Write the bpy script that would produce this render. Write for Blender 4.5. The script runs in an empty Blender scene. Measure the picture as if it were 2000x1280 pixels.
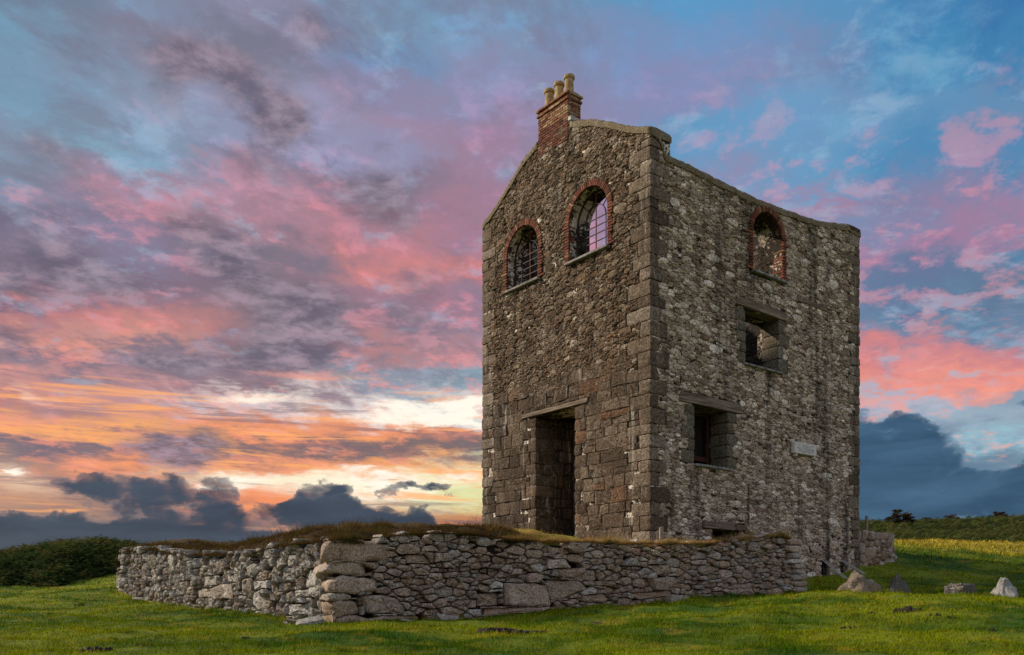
import bpy, math, random
import numpy as np
from mathutils import Vector, noise as mnoise

random.seed(7)
np.random.seed(7)
RNG = np.random.default_rng(11)
SC = bpy.context.scene
COL = SC.collection
R = math.radians

# ------------------------------------------------------------------ camera
F = 1665.0                      # focal length in photograph pixels (2000 wide)
HZ = 1160.0                     # the eye-level line
cam_d = bpy.data.cameras.new('camera')
cam_d.sensor_width = 36.0
cam_d.lens = F / 2000.0 * 36.0
cam_d.shift_y = (HZ - 640.0) / 2000.0
cam_d.clip_start = 0.1
cam_d.clip_end = 4000.0
cam = bpy.data.objects.new('camera', cam_d)
cam.location = (0, 0, 0)
cam.rotation_euler = (R(90), 0, 0)
COL.objects.link(cam)
SC.camera = cam

# ------------------------------------------------------------------ view
SC.view_settings.view_transform = 'Standard'
SC.view_settings.look = 'None'
SC.view_settings.exposure = 0.0
SC.view_settings.gamma = 1.0
SC.view_settings.use_curve_mapping = False
SC.cycles.use_denoising = True
SC.cycles.max_bounces = 5
SC.cycles.diffuse_bounces = 3

SUN_AZ = R(-75.0)               # measured from +Y towards +X
SUN_EL = R(33.0)

# ------------------------------------------------------------------ node helper
def srgb(c):
    out = []
    for v in c[:3]:
        v = v / 255.0
        out.append(v / 12.92 if v <= 0.04045 else ((v + 0.055) / 1.055) ** 2.4)
    return (out[0], out[1], out[2], 1.0)

class G:
    """small expression builder for shader nodes"""
    def __init__(s, nt):
        s.nt = nt
    def n(s, t, **kw):
        nd = s.nt.nodes.new(t)
        for k, v in kw.items():
            setattr(nd, k, v)
        return nd
    def put(s, sock, v):
        if v is None:
            return
        if isinstance(v, bpy.types.NodeSocket):
            s.nt.links.new(v, sock)
        else:
            if sock.type == 'RGBA' and not hasattr(v, '__len__'):
                v = (v, v, v, 1)
            if sock.type == 'RGBA' and len(v) == 3:
                v = (*v, 1)
            sock.default_value = v
    def m(s, op, a, b=None, c=None, clamp=False):
        nd = s.n('ShaderNodeMath', operation=op, use_clamp=clamp)
        s.put(nd.inputs[0], a); s.put(nd.inputs[1], b); s.put(nd.inputs[2], c)
        return nd.outputs[0]
    def vm(s, op, a, b=None, c=None):
        nd = s.n('ShaderNodeVectorMath', operation=op)
        s.put(nd.inputs[0], a); s.put(nd.inputs[1], b)
        if c is not None:
            s.put(nd.inputs[2], c)
        return nd.outputs['Value'] if op in ('DOT_PRODUCT', 'LENGTH') else nd.outputs[0]
    def comb(s, x, y, z):
        nd = s.n('ShaderNodeCombineXYZ')
        s.put(nd.inputs[0], x); s.put(nd.inputs[1], y); s.put(nd.inputs[2], z)
        return nd.outputs[0]
    def noise(s, vec, scale, detail=4, rough=0.55, dist=0.0, dims='3D'):
        nd = s.n('ShaderNodeTexNoise', noise_dimensions=dims)
        s.put(nd.inputs['Vector'], vec)
        nd.inputs['Scale'].default_value = scale
        nd.inputs['Detail'].default_value = detail
        nd.inputs['Roughness'].default_value = rough
        nd.inputs['Distortion'].default_value = dist
        return nd.outputs['Fac'], nd.outputs['Color']
    def ramp(s, fac, stops, interp='LINEAR'):
        nd = s.n('ShaderNodeValToRGB')
        cr = nd.color_ramp
        cr.interpolation = interp
        while len(cr.elements) > 1:
            cr.elements.remove(cr.elements[-1])
        cr.elements[0].position = stops[0][0]
        cr.elements[0].color = stops[0][1]
        for p, c in stops[1:]:
            e = cr.elements.new(p)
            e.color = c
        s.put(nd.inputs[0], fac)
        return nd.outputs[0]
    def mix(s, fac, a, b, mode='MIX'):
        nd = s.n('ShaderNodeMix', data_type='RGBA', blend_type=mode)
        s.put(nd.inputs[0], fac); s.put(nd.inputs[6], a); s.put(nd.inputs[7], b)
        return nd.outputs[2]
    def step(s, v, lo, hi):
        nd = s.n('ShaderNodeMapRange', interpolation_type='SMOOTHSTEP', clamp=True)
        s.put(nd.inputs[0], v)
        nd.inputs[1].default_value = lo; nd.inputs[2].default_value = hi
        return nd.outputs[0]

# ------------------------------------------------------------------ world: sunset sky
def azel(px, py):
    az = math.atan((px - 1000.0) / F)
    return math.degrees(az), math.degrees(math.atan((HZ - py) / F * math.cos(az)))

world = bpy.data.worlds.new('World')
SC.world = world
world.use_nodes = True
wn = world.node_tree
wn.nodes.clear()
g = G(wn)
tc = g.n('ShaderNodeTexCoord')
D = g.vm('NORMALIZE', tc.outputs['Generated'])
sep = g.n('ShaderNodeSeparateXYZ'); wn.links.new(D, sep.inputs[0])
dx, dy, dz = sep.outputs
az = g.m('MULTIPLY', g.m('ARCTAN2', dx, dy), 57.29578)
el = g.m('MULTIPLY', g.m('ARCSINE', dz), 57.29578)
# cloud-layer plane coordinates: puffs shrink and flatten towards the horizon
zz = g.m('ADD', g.m('ABSOLUTE', dz), 0.16)
P = g.comb(g.m('DIVIDE', dx, zz), g.m('DIVIDE', dy, zz), 0.0)
rot = g.n('ShaderNodeVectorRotate'); rot.rotation_type = 'Z_AXIS'
g.put(rot.inputs['Vector'], P); rot.inputs['Angle'].default_value = R(-62)
PR = g.vm('MULTIPLY', rot.outputs[0], (1.0, 1.35, 1.0))
na, nac = g.noise(P, 2.6, 7, 0.62, 0.15)
nb, nbc = g.noise(g.vm('ADD', PR, (7.3, 2.1, 4.0)), 3.9, 8, 0.66, 0.25)
nf, nfc = g.noise(g.vm('ADD', P, (1.3, 5.1, 2.0)), 10.5, 6, 0.64, 0.2)
nc, ncc = g.noise(g.comb(g.m('MULTIPLY', az, 0.35), el, 3.0), 0.36, 6, 0.6, 0.3)
sa = g.n('ShaderNodeSeparateColor'); wn.links.new(nac, sa.inputs[0])
sb = g.n('ShaderNodeSeparateColor'); wn.links.new(nbc, sb.inputs[0])
sc_ = g.n('ShaderNodeSeparateColor'); wn.links.new(ncc, sc_.inputs[0])
# warped direction coordinates
hi = g.step(el, 3.0, 18.0)
waz = g.m('ADD', g.m('MULTIPLY_ADD', g.m('SUBTRACT', sa.outputs[0], 0.5), 14.0, az), g.m('MULTIPLY', g.m('SUBTRACT', sb.outputs[0], 0.5), 12.0))
wel0 = g.m('ADD', g.m('MULTIPLY', g.m('SUBTRACT', sb.outputs[1], 0.5), 9.0), g.m('MULTIPLY', g.m('SUBTRACT', nf, 0.5), 4.0))
wel1 = g.m('MULTIPLY', g.m('SUBTRACT', sc_.outputs[1], 0.5), 3.4)
wel = g.m('ADD', g.m('MULTIPLY_ADD', wel0, hi, el), wel1)

COLS = {
 -120: None,
 -75: None,
 0: [(0, (88,124,150)), (100, (104,158,188)), (200, (112,170,198)), (290, (124,150,176)), (400, (132,140,168)),
     (455, (98,88,116)), (540, (112,86,108)), (600, (205,120,110)), (640, (232,146,120)), (685, (142,112,122)),
     (740, (222,146,132)), (790, (190,122,112)), (835, (240,156,104)), (862, (108,94,106)), (905, (150,120,112)),
     (940, (226,190,160)), (985, (190,140,110)), (1070, (70,84,98))],
 250: [(0, (122,146,178)), (80, (120,122,148)), (200, (132,160,188)), (280, (126,182,208)), (330, (142,132,158)),
     (400, (190,132,150)), (460, (132,120,150)), (540, (132,92,112)), (610, (218,126,112)), (660, (226,146,122)),
     (705, (132,106,118)), (760, (208,142,138)), (800, (230,154,124)), (842, (252,168,90)), (872, (108,94,106)),
     (905, (246,150,92)), (940, (170,120,100)), (1070, (72,84,98))],
 500: [(0, (140,136,168)), (80, (112,112,134)), (150, (112,116,138)), (250, (152,158,194)), (300, (132,122,152)),
     (370, (198,142,162)), (430, (180,126,140)), (500, (118,102,118)), (560, (136,102,114)), (625, (132,104,110)),
     (700, (120,96,106)), (750, (160,120,124)), (785, (236,210,206)), (830, (252,152,88)), (872, (118,94,94)),
     (905, (234,150,100)), (932, (252,240,205)), (975, (240,138,84)), (1070, (76,80,94))],
 750: [(0, (108,164,202)), (90,(104,150,196)), (160, (140,138,176)), (250, (166,140,174)), (300, (152,150,188)),
     (375, (124,108,130)), (450, (196,122,132)), (520, (236,132,120)), (565, (182,116,130)), (640, (130,104,116)),
     (690, (204,130,124)), (740, (142,152,168)), (792, (246,238,232)), (832, (252,150,84)), (876, (116,92,88)),
     (908, (244,160,84)), (950, (255,252,224)), (1000, (196,150,100)), (1060, (150,96,64))],
 930: [(0, (118,160,200)), (180, (142,142,182)), (300, (168,126,156)), (440, (170,120,146)), (520, (222,126,120)),
     (600, (160,120,142)), (700, (172,136,152)), (765, (132,170,186)), (805, (232,230,228)), (842, (204,124,100)),
     (882, (108,90,88)), (925, (252,244,196)), (962, (222,222,160)), (1000, (190,118,66)), (1060, (176,104,58))],
 1300: [(0, (78,146,192)), (100, (104,144,190)), (200, (128,136,180)), (270, (84,150,192)), (400, (150,128,162)),
     (550, (190,120,130)), (700, (190,130,130)), (800, (160,160,176)), (900, (90,110,136)), (1060, (56,84,108))],
 1620: [(0, (76,140,186)), (100, (110,132,172)), (220, (98,150,192)), (340, (90,150,190)), (400, (160,128,160)),
     (480, (110,136,174)), (560, (110,122,156)), (640, (96,124,156)), (700, (216,124,120)), (745, (236,138,116)),
     (780, (170,172,190)), (860, (96,118,144)), (1060, (48,80,104))],
 1820: [(0, (18,120,176)), (100, (40,130,180)), (200, (84,140,182)), (300, (58,132,178)), (400, (120,124,160)),
     (490, (156,118,152)), (560, (88,110,146)), (630, (80,122,154)), (695, (204,126,130)), (742, (234,142,124)),
     (775, (178,178,194)), (820, (150,170,186)), (900, (90,118,144)), (1060, (46,80,104))],
 2000: [(0, (0,104,164)), (100, (30,120,172)), (200, (104,132,166)), (300, (60,132,178)), (420, (166,120,152)),
     (480, (74,126,162)), (560, (80,112,142)), (640, (118,132,160)), (690, (190,120,132)), (742, (236,142,124)),
     (790, (128,150,170)), (860, (150,190,204)), (910, (100,130,150)), (1060, (46,84,110))],
}
TOP = 60.0
def column(px):
    a = math.degrees(math.atan((px - 1000.0) / F))
    st = []
    for y, c in COLS[px]:
        e = azel(px, y)[1]
        st.append((max(0.0, e / TOP), srgb(c)))
    st.sort(key=lambda t: t[0])
    last = st[-1]
    st.append((min(1.0, last[0] + 0.2), srgb((96, 138, 176))))
    st.append((1.0, srgb((130, 164, 200))))
    return a, st
elf = g.m('DIVIDE', wel, TOP)
keys = [k for k in COLS if COLS[k]]
cols = [column(k) for k in sorted(keys)]
back = [(0.0, srgb((150, 156, 170))), (0.1, srgb((206, 196, 204))), (0.2, srgb((226, 208, 210))),
        (0.35, srgb((214, 212, 222))), (0.6, srgb((180, 198, 220))), (1.0, srgb((130, 164, 200)))]
sky = g.ramp(elf, back, 'EASE')
prev_a = -80.0
seq = [(-110.0, None)] + cols + [(95.0, back)]
for i, (a, st) in enumerate(seq):
    if i == 0:
        continue
    c = g.ramp(elf, st, 'EASE')
    sky = g.mix(g.step(waz, seq[i - 1][0], a), sky, c)

VV = g.comb(g.m('MULTIPLY_ADD', g.m('SUBTRACT', sb.outputs[0], 0.5), 9.0, az),
            g.m('MULTIPLY_ADD', g.m('SUBTRACT', sa.outputs[2], 0.5), 6.0, el), 0.0)
# coordinates warped by a finer, rounder noise for the low cumulus
nd_, ndc = g.noise(g.comb(g.m('MULTIPLY', az, 0.8), g.m('MULTIPLY', el, 1.3), 9.0), 0.42, 7, 0.58, 0.1)
sd_ = g.n('ShaderNodeSeparateColor'); wn.links.new(ndc, sd_.inputs[0])
VC = g.comb(g.m('MULTIPLY_ADD', g.m('SUBTRACT', sd_.outputs[0], 0.5), 3.4, az),
            g.m('MULTIPLY_ADD', g.m('SUBTRACT', sd_.outputs[1], 0.5), 3.0, el), 0.0)

def blobs(vec, lst):
    tot = None
    for px, py, rx, ry, w in lst:
        a0, e0 = azel(px, py)
        sx = abs(azel(px + rx, py)[0] - a0); sy = abs(azel(px, py - ry)[1] - e0)
        v = g.vm('MULTIPLY_ADD', vec, (1 / sx, 1 / sy, 0), (-a0 / sx, -e0 / sy, 0))
        q = g.m('MULTIPLY', g.m('EXPONENT', g.m('MULTIPLY', g.vm('DOT_PRODUCT', v, v), -1.0)), w)
        tot = q if tot is None else g.m('ADD', tot, q)
    return tot

# fine salmon puffs and thin blue gaps all over the mid sky
midband = g.m('MULTIPLY', g.step(el, 4.0, 9.0), g.m('SUBTRACT', 1.0, g.step(el, 22.0, 34.0)))
puff = g.step(g.m('ADD', g.m('MULTIPLY', nb, 0.6), g.m('MULTIPLY', nf, 0.4)), 0.50, 0.58)
warm = g.mix(g.step(el, 9.0, 20.0), srgb((248, 150, 118)), srgb((216, 140, 154)))
sky = g.mix(g.m('MULTIPLY', g.m('MULTIPLY', puff, midband), 0.52), sky, warm)
gap = g.step(g.m('ADD', g.m('MULTIPLY', na, 0.6), g.m('MULTIPLY', nf, 0.4)), 0.53, 0.66)
sky = g.mix(g.m('MULTIPLY', g.m('MULTIPLY', gap, g.step(el, 9.0, 20.0)), 0.62), sky, srgb((104, 176, 210)))
mot = g.step(g.m('ADD', g.m('MULTIPLY', nb, 0.45), g.m('MULTIPLY', nf, 0.55)), 0.46, 0.60)
hiel = g.step(el, 6.0, 14.0)
west = g.m('SUBTRACT', 1.0, g.m('MULTIPLY', g.step(az, 0.0, 16.0), 0.75))
sky = g.mix(g.m('MULTIPLY', g.m('MULTIPLY', g.m('MULTIPLY', g.m('SUBTRACT', 1.0, mot), hiel), west), 0.40), sky, srgb((116, 112, 126)))
sfc = g.n('ShaderNodeSeparateColor'); wn.links.new(nfc, sfc.inputs[0])
pal = g.step(g.m('ADD', g.m('MULTIPLY', sfc.outputs[1], 0.5), g.m('MULTIPLY', sb.outputs[1], 0.5)), 0.53, 0.64)
sky = g.mix(g.m('MULTIPLY', g.m('MULTIPLY', pal, hiel), 0.42), sky, srgb((158, 186, 210)))
dk = g.step(g.m('ADD', sb.outputs[2], g.m('MULTIPLY', sa.outputs[1], 0.4)), 0.74, 0.90)
sky = g.mix(g.m('MULTIPLY', g.m('MULTIPLY', dk, west), 0.4), sky, srgb((104, 92, 108)))
# soft streaks of bright gold low in the west
streak, _ = g.noise(g.comb(g.m('MULTIPLY', az, 0.10), g.m('MULTIPLY', el, 1.7), 1.0), 0.9, 7, 0.62, 0.6)
lowband = g.m('MULTIPLY', g.step(el, 1.5, 3.5), g.m('SUBTRACT', 1.0, g.step(el, 12.0, 15.0)))
westside = g.m('SUBTRACT', 1.0, g.step(az, 4.0, 14.0))
lw = g.m('MULTIPLY', lowband, westside)
sky = g.mix(g.m('MULTIPLY', g.m('MULTIPLY', g.step(streak, 0.53, 0.64), lw), 0.72), sky, srgb((255, 170, 92)))
sky = g.mix(g.m('MULTIPLY', g.m('MULTIPLY', g.m('SUBTRACT', 1.0, g.step(streak, 0.36, 0.46)), lw), 0.6), sky, srgb((116, 92, 98)))
# drifting grey-mauve masses
grey = blobs(VV, [(330,110,80,60,.8),(430,140,90,45,.8),(500,210,90,45,.8),(300,180,60,60,.5),(600,50,60,50,.6),(540,250,60,40,.7),
                  (450,520,60,80,.9),(400,430,50,60,.6),(510,320,60,40,.5),(580,620,95,60,.95),(530,710,80,45,1.0),(290,690,80,35,.8),(390,690,50,35,.7),
                  (740,390,55,70,.8),(800,560,60,50,.5),(120,500,150,50,.8),(60,560,100,30,.7),(240,560,90,35,.5),(40,660,60,25,.7),
                  (120,790,80,25,.5),(60,320,80,40,.5),(170,360,60,30,.4),(350,890,70,32,1.0),(640,690,70,40,.6),(830,660,80,50,.4)])
gm = g.step(g.m('ADD', grey, g.m('ADD', g.m('MULTIPLY', g.m('SUBTRACT', na, 0.5), 0.9), g.m('MULTIPLY', g.m('SUBTRACT', nf, 0.5), 0.7))), 0.02, 0.85)
gcol = g.mix(g.step(nf, 0.35, 0.65), srgb((98, 90, 106)), srgb((156, 138, 152)))
sky = g.mix(0.05, sky, srgb((170, 172, 188)))
sky = g.mix(g.m('MULTIPLY', gm, 0.88), sky, gcol)
# glowing openings
glow = blobs(VV, [(740,948,80,16,1.2),(900,930,60,14,.9),(800,800,160,16,1.2),(930,808,70,18,1.1),(470,938,70,16,1.0),(500,785,110,12,.8),(40,925,30,18,1.2),
                  (60,745,160,14,.35),(1960,850,60,18,.25)])
gl_ = g.m('ADD', glow, g.m('ADD', g.m('MULTIPLY', g.m('SUBTRACT', streak, 0.5), 1.0), g.m('MULTIPLY', g.m('SUBTRACT', nb, 0.5), 1.6)))
sky = g.mix(g.m('MULTIPLY', g.step(gl_, 0.20, 1.35), 0.95), sky, srgb((255, 246, 230)))
# low cumulus banks
cum_l = blobs(VC, [(180,950,100,34,1.0),(330,955,90,38,1.0),(420,985,50,28,.7),(100,1050,320,38,1.2),(400,1040,170,44,1.0),
                 (640,945,62,26,1.1),(660,1010,110,42,1.3),(760,1018,80,30,1.0),(835,955,62,12,1.0),(838,1022,22,18,1.0),(590,990,50,20,.6),(700,1080,500,26,1.0),
                 (-200,1020,250,90,1.2),(-500,1040,300,110,1.2)])
cum_r = blobs(VC, [(1740,845,90,50,1.1),(1820,900,110,70,1.2),(1680,950,120,130,1.2),(1860,985,260,60,1.3),(2010,930,90,40,1.0),(2010,785,36,26,1.0),(2200,960,200,90,1.2),(2500,1020,300,90,1.2)])
vor = g.n('ShaderNodeTexVoronoi', feature='SMOOTH_F1')
g.put(vor.inputs['Vector'], g.vm('ADD', g.vm('MULTIPLY', VC, (0.34, 0.52, 1.0)), (3.0, 1.0, 2.0)))
vor.inputs['Scale'].default_value = 1.0; vor.inputs['Smoothness'].default_value = 0.35
vor.inputs['Detail'].default_value = 2.0; vor.inputs['Roughness'].default_value = 0.55
bil = g.m('SUBTRACT', 0.42, vor.outputs['Distance'])
cn = g.m('ADD', g.m('MULTIPLY', bil, 0.95), g.m('MULTIPLY', g.m('SUBTRACT', nd_, 0.5), 0.55))
fl_ = g.m('ADD', cum_l, g.m('ADD', cn, 0.27))
fr_ = g.m('ADD', cum_r, g.m('ADD', cn, 0.08))
cml = g.m('MULTIPLY', g.step(fl_, 0.34, 0.50), g.m('MULTIPLY_ADD', g.step(fl_, 0.4, 0.9), 0.3, 0.7))
cmr = g.m('MULTIPLY', g.step(fr_, 0.34, 0.52), g.m('MULTIPLY_ADD', g.step(fr_, 0.4, 0.9), 0.25, 0.75))
lay, _ = g.noise(g.comb(g.m('MULTIPLY', az, 0.14), g.m('MULTIPLY', el, 0.7), 6.0), 0.8, 6, 0.58, 0.5)
bt_ = g.step(bil, -0.30, 0.34)
rel = g.m('ADD', g.m('MULTIPLY', bt_, 0.55), g.m('MULTIPLY', g.step(lay, 0.30, 0.70), 0.50), clamp=True)
lc = g.ramp(rel, [(0.0, srgb((50, 58, 74))), (0.45, srgb((64, 74, 90))), (0.75, srgb((92, 96, 108))), (1.0, srgb((120, 118, 124)))])
rc = g.ramp(rel, [(0.0, srgb((46, 74, 100))), (0.45, srgb((62, 94, 122))), (0.75, srgb((88, 122, 148))), (1.0, srgb((126, 158, 178)))])
rim = g.m('MULTIPLY', g.m('SUBTRACT', 1.0, g.step(fl_, 0.42, 0.66)), 0.5)
lc = g.mix(rim, lc, srgb((150, 132, 130)))
rimr = g.m('MULTIPLY', g.m('SUBTRACT', 1.0, g.step(fr_, 0.42, 0.70)), 0.5)
rc = g.mix(rimr, rc, srgb((120, 150, 172)))
lc = g.mix(g.m('MULTIPLY', g.m('SUBTRACT', 1.0, g.step(el, 0.5, 4.5)), 0.6), lc, srgb((80, 88, 98)))
sky = g.mix(cml, sky, lc)
sky = g.mix(cmr, sky, rc)
# below the horizon: dull ground haze
sky = g.mix(g.step(el, -0.5, -4.0), sky, srgb((60, 66, 70)))
sky = g.mix(g.m('SUBTRACT', 1.0, g.step(el, -4.0, -0.5)), sky, srgb((60, 66, 64)))
nish = g.n('ShaderNodeTexSky', sky_type='NISHITA')
nish.sun_disc = False
nish.sun_elevation = SUN_EL
nish.sun_rotation = SUN_AZ
bg1 = g.n('ShaderNodeBackground'); bg2 = g.n('ShaderNodeBackground')
wn.links.new(sky, bg1.inputs[0]); bg1.inputs[1].default_value = 1.07
wn.links.new(nish.outputs[0], bg2.inputs[0]); bg2.inputs[1].default_value = 0.003
add = g.n('ShaderNodeAddShader')
wn.links.new(bg1.outputs[0], add.inputs[0]); wn.links.new(bg2.outputs[0], add.inputs[1])
wo = g.n('ShaderNodeOutputWorld')
wn.links.new(add.outputs[0], wo.inputs[0])

# ------------------------------------------------------------------ sun
sl = bpy.data.lights.new('sun', 'SUN')
sl.energy = 5.0
sl.angle = R(2.0)
sl.color = (1.0, 0.84, 0.66)
sun = bpy.data.objects.new('sun', sl)
sdir = Vector((math.sin(SUN_AZ) * math.cos(SUN_EL), math.cos(SUN_AZ) * math.cos(SUN_EL), math.sin(SUN_EL)))
sun.rotation_euler = sdir.to_track_quat('Z', 'Y').to_euler()
sun.location = (-40, 10, 40)
COL.objects.link(sun)

# ------------------------------------------------------------------ object helpers
def tag(o, label=None, cat=None, group=None, kind=None):
    if label: o['label'] = label
    if cat: o['category'] = cat
    if group: o['group'] = group
    if kind: o['kind'] = kind
    return o

def mesh(name, V, Fs, mat, tone=None, smooth=False, extra=None):
    me = bpy.data.meshes.new(name)
    V = np.asarray(V, dtype=np.float32)
    if isinstance(Fs, np.ndarray):
        nf, k = Fs.shape
        me.vertices.add(len(V)); me.vertices.foreach_set('co', V.ravel())
        me.loops.add(nf * k); me.loops.foreach_set('vertex_index', Fs.ravel().astype(np.int32))
        me.polygons.add(nf)
        me.polygons.foreach_set('loop_start', np.arange(0, nf * k, k, dtype=np.int32))
        me.polygons.foreach_set('loop_total', np.full(nf, k, dtype=np.int32))
        me.update(calc_edges=True)
    else:
        me.from_pydata([tuple(v) for v in V], [], Fs)
    if tone is not None:
        at = me.attributes.new('tone', 'FLOAT', 'POINT')
        arr = np.full(len(V), tone, dtype=np.float32) if np.isscalar(tone) else np.asarray(tone, dtype=np.float32)
        at.data.foreach_set('value', arr)
    if extra:
        for k2, arr in extra.items():
            at = me.attributes.new(k2, 'FLOAT', 'POINT')
            at.data.foreach_set('value', np.asarray(arr, dtype=np.float32))
    if smooth:
        me.polygons.foreach_set('use_smooth', [True] * len(me.polygons))
    me.materials.append(mat)
    me.update()
    return me

def add(name, me, parent=None, loc=(0, 0, 0)):
    o = bpy.data.objects.new(name, me)
    COL.objects.link(o)
    if parent is not None:
        o.parent = parent
    o.location = loc
    return o

def empty(name, loc):
    o = bpy.data.objects.new(name, None)
    o.empty_display_size = 0.3
    COL.objects.link(o)
    o.location = loc
    return o

def fbm(x, y, z=0.0, oct=3):
    return mnoise.fractal(Vector((x, y, z)), 1.0, 2.0, oct)

# ------------------------------------------------------------------ materials
def new_mat(name):
    m = bpy.data.materials.new(name)
    m.use_nodes = True
    nt = m.node_tree
    nt.nodes.clear()
    gg = G(nt)
    b = gg.n('ShaderNodeBsdfPrincipled')
    o = gg.n('ShaderNodeOutputMaterial')
    nt.links.new(b.outputs[0], o.inputs[0])
    b.inputs['Roughness'].default_value = 0.9
    b.inputs['Specular IOR Level'].default_value = 0.2
    return m, gg, b

def bump(gg, b, h, strength, dist):
    bn = gg.n('ShaderNodeBump')
    bn.inputs['Strength'].default_value = strength
    bn.inputs['Distance'].default_value = dist
    gg.put(bn.inputs['Height'], h)
    gg.nt.links.new(bn.outputs[0], b.inputs['Normal'])

def stone_mat(name, tones, lichen=(0.50, 0.48, 0.43), lich=0.5, scale=1.0, streak=0.0, ochre=0.3, lime=0.0, gain=1.0, bumpd=0.03):
    """tones: list of linear rgb picked by the per-stone tone attribute"""
    m, gg, b = new_mat(name)
    co = gg.n('ShaderNodeTexCoord').outputs['Object']
    at = gg.n('ShaderNodeAttribute', attribute_name='tone')
    n = len(tones)
    base = gg.ramp(at.outputs['Fac'], [(i / (n - 1), (*[v * gain for v in c], 1)) for i, c in enumerate(tones)])
    f1, _ = gg.noise(co, 3.0 * scale, 6, 0.65)
    f2, _ = gg.noise(co, 19.0 * scale, 6, 0.7)
    f3, _ = gg.noise(co, 55.0 * scale, 5, 0.75)
    v = gg.m('MULTIPLY_ADD', f1, 1.1, 0.45)
    base = gg.mix(1.0, base, gg.comb(v, v, v), 'MULTIPLY')
    v2 = gg.m('MULTIPLY_ADD', gg.step(f2, 0.30, 0.70), 1.35, 0.34)
    base = gg.mix(1.0, base, gg.comb(v2, v2, v2), 'MULTIPLY')
    v3 = gg.m('MULTIPLY_ADD', gg.step(f3, 0.34, 0.66), 1.25, 0.38)
    base = gg.mix(0.9, base, gg.comb(v3, v3, v3), 'MULTIPLY')
    # pale lichen blotches
    l1, _ = gg.noise(gg.vm('ADD', co, (5, 1, 8)), 11.0 * scale, 7, 0.72, 0.4)
    l2, _ = gg.noise(gg.vm('ADD', co, (1, 9, 3)), 1.1 * scale, 3, 0.5)
    lm = gg.step(gg.m('ADD', l1, gg.m('MULTIPLY', gg.m('SUBTRACT', l2, 0.5), 0.5)), 0.56, 0.66)
    base = gg.mix(gg.m('MULTIPLY', lm, lich), base, (*lichen, 1))
    vo = gg.n('ShaderNodeTexVoronoi', feature='F1')
    gg.put(vo.inputs['Vector'], co); vo.inputs['Scale'].default_value = 5.5 * scale
    sp = gg.m('SUBTRACT', 1.0, gg.step(gg.m('ADD', vo.outputs['Distance'], gg.m('MULTIPLY', gg.m('SUBTRACT', f2, 0.5), 0.25)), 0.10, 0.16))
    sp = gg.m('MULTIPLY', sp, gg.step(l2, 0.44, 0.56))
    base = gg.mix(gg.m('MULTIPLY', sp, 0.55 * min(1, lich)), base, (0.62, 0.60, 0.52, 1))
    if ochre > 0:
        o1, _ = gg.noise(gg.vm('ADD', co, (3, 7, 1)), 2.4 * scale, 5, 0.65)
        base = gg.mix(gg.m('MULTIPLY', gg.step(o1, 0.60, 0.72), ochre), base, (0.17, 0.12, 0.035, 1))
    if streak > 0:
        s1, _ = gg.noise(gg.vm('MULTIPLY', co, (1.5, 1.5, 0.13)), 1.0, 7, 0.68, 0.4)
        base = gg.mix(gg.m('MULTIPLY', gg.step(s1, 0.46, 0.66), streak), base, (0.022, 0.017, 0.013, 1))
        s2, _ = gg.noise(gg.vm('MULTIPLY', gg.vm('ADD', co, (4, 4, 0)), (3.0, 3.0, 0.35)), 1.0, 8, 0.7, 0.5)
        base = gg.mix(gg.m('MULTIPLY', gg.step(s2, 0.58, 0.66), lime), base, (0.46, 0.43, 0.38, 1))
    gg.put(b.inputs['Base Color'], base)
    h = gg.m('ADD', gg.m('MULTIPLY', f2, 0.7), gg.m('MULTIPLY', f3, 0.4))
    bump(gg, b, h, 1.0, bumpd * 1.6)
    return m

T_DRY = [(0.17, 0.12, 0.085), (0.25, 0.20, 0.15), (0.28, 0.20, 0.145), (0.34, 0.29, 0.235), (0.22, 0.195, 0.165), (0.44, 0.41, 0.37)]
T_OLD = [(0.15, 0.105, 0.075), (0.20, 0.155, 0.11), (0.24, 0.165, 0.115), (0.26, 0.22, 0.175), (0.17, 0.15, 0.125), (0.34, 0.32, 0.28)]
T_LIT = [(0.22, 0.19, 0.15), (0.29, 0.25, 0.20), (0.20, 0.15, 0.11), (0.32, 0.30, 0.26), (0.36, 0.34, 0.30), (0.42, 0.41, 0.38)]
T_OLD = [(0.30, 0.27, 0.22), (0.36, 0.33, 0.28), (0.26, 0.20, 0.15), (0.40, 0.38, 0.33), (0.46, 0.44, 0.40), (0.50, 0.49, 0.46)]
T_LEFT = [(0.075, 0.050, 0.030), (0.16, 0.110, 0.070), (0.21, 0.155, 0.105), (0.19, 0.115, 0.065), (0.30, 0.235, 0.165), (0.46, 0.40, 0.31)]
T_OLD = [(0.085, 0.065, 0.046), (0.12, 0.09, 0.062), (0.14, 0.115, 0.085), (0.13, 0.085, 0.055), (0.20, 0.17, 0.13), (0.30, 0.28, 0.235)]
T_BLOCK = [(0.075, 0.052, 0.034), (0.125, 0.088, 0.057), (0.17, 0.125, 0.084), (0.095, 0.064, 0.040), (0.21, 0.160, 0.110), (0.19, 0.100, 0.055)]
T_OLD = [(0.060, 0.046, 0.034), (0.085, 0.066, 0.048), (0.10, 0.08, 0.058), (0.075, 0.055, 0.038), (0.13, 0.105, 0.078), (0.15, 0.09, 0.055)]
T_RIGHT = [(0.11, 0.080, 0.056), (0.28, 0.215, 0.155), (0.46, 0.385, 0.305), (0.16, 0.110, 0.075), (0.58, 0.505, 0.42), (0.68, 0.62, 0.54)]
T_OLD = [(0.15, 0.12, 0.095), (0.24, 0.205, 0.165), (0.30, 0.26, 0.215), (0.19, 0.155, 0.12), (0.36, 0.33, 0.285), (0.42, 0.40, 0.36)]
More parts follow.
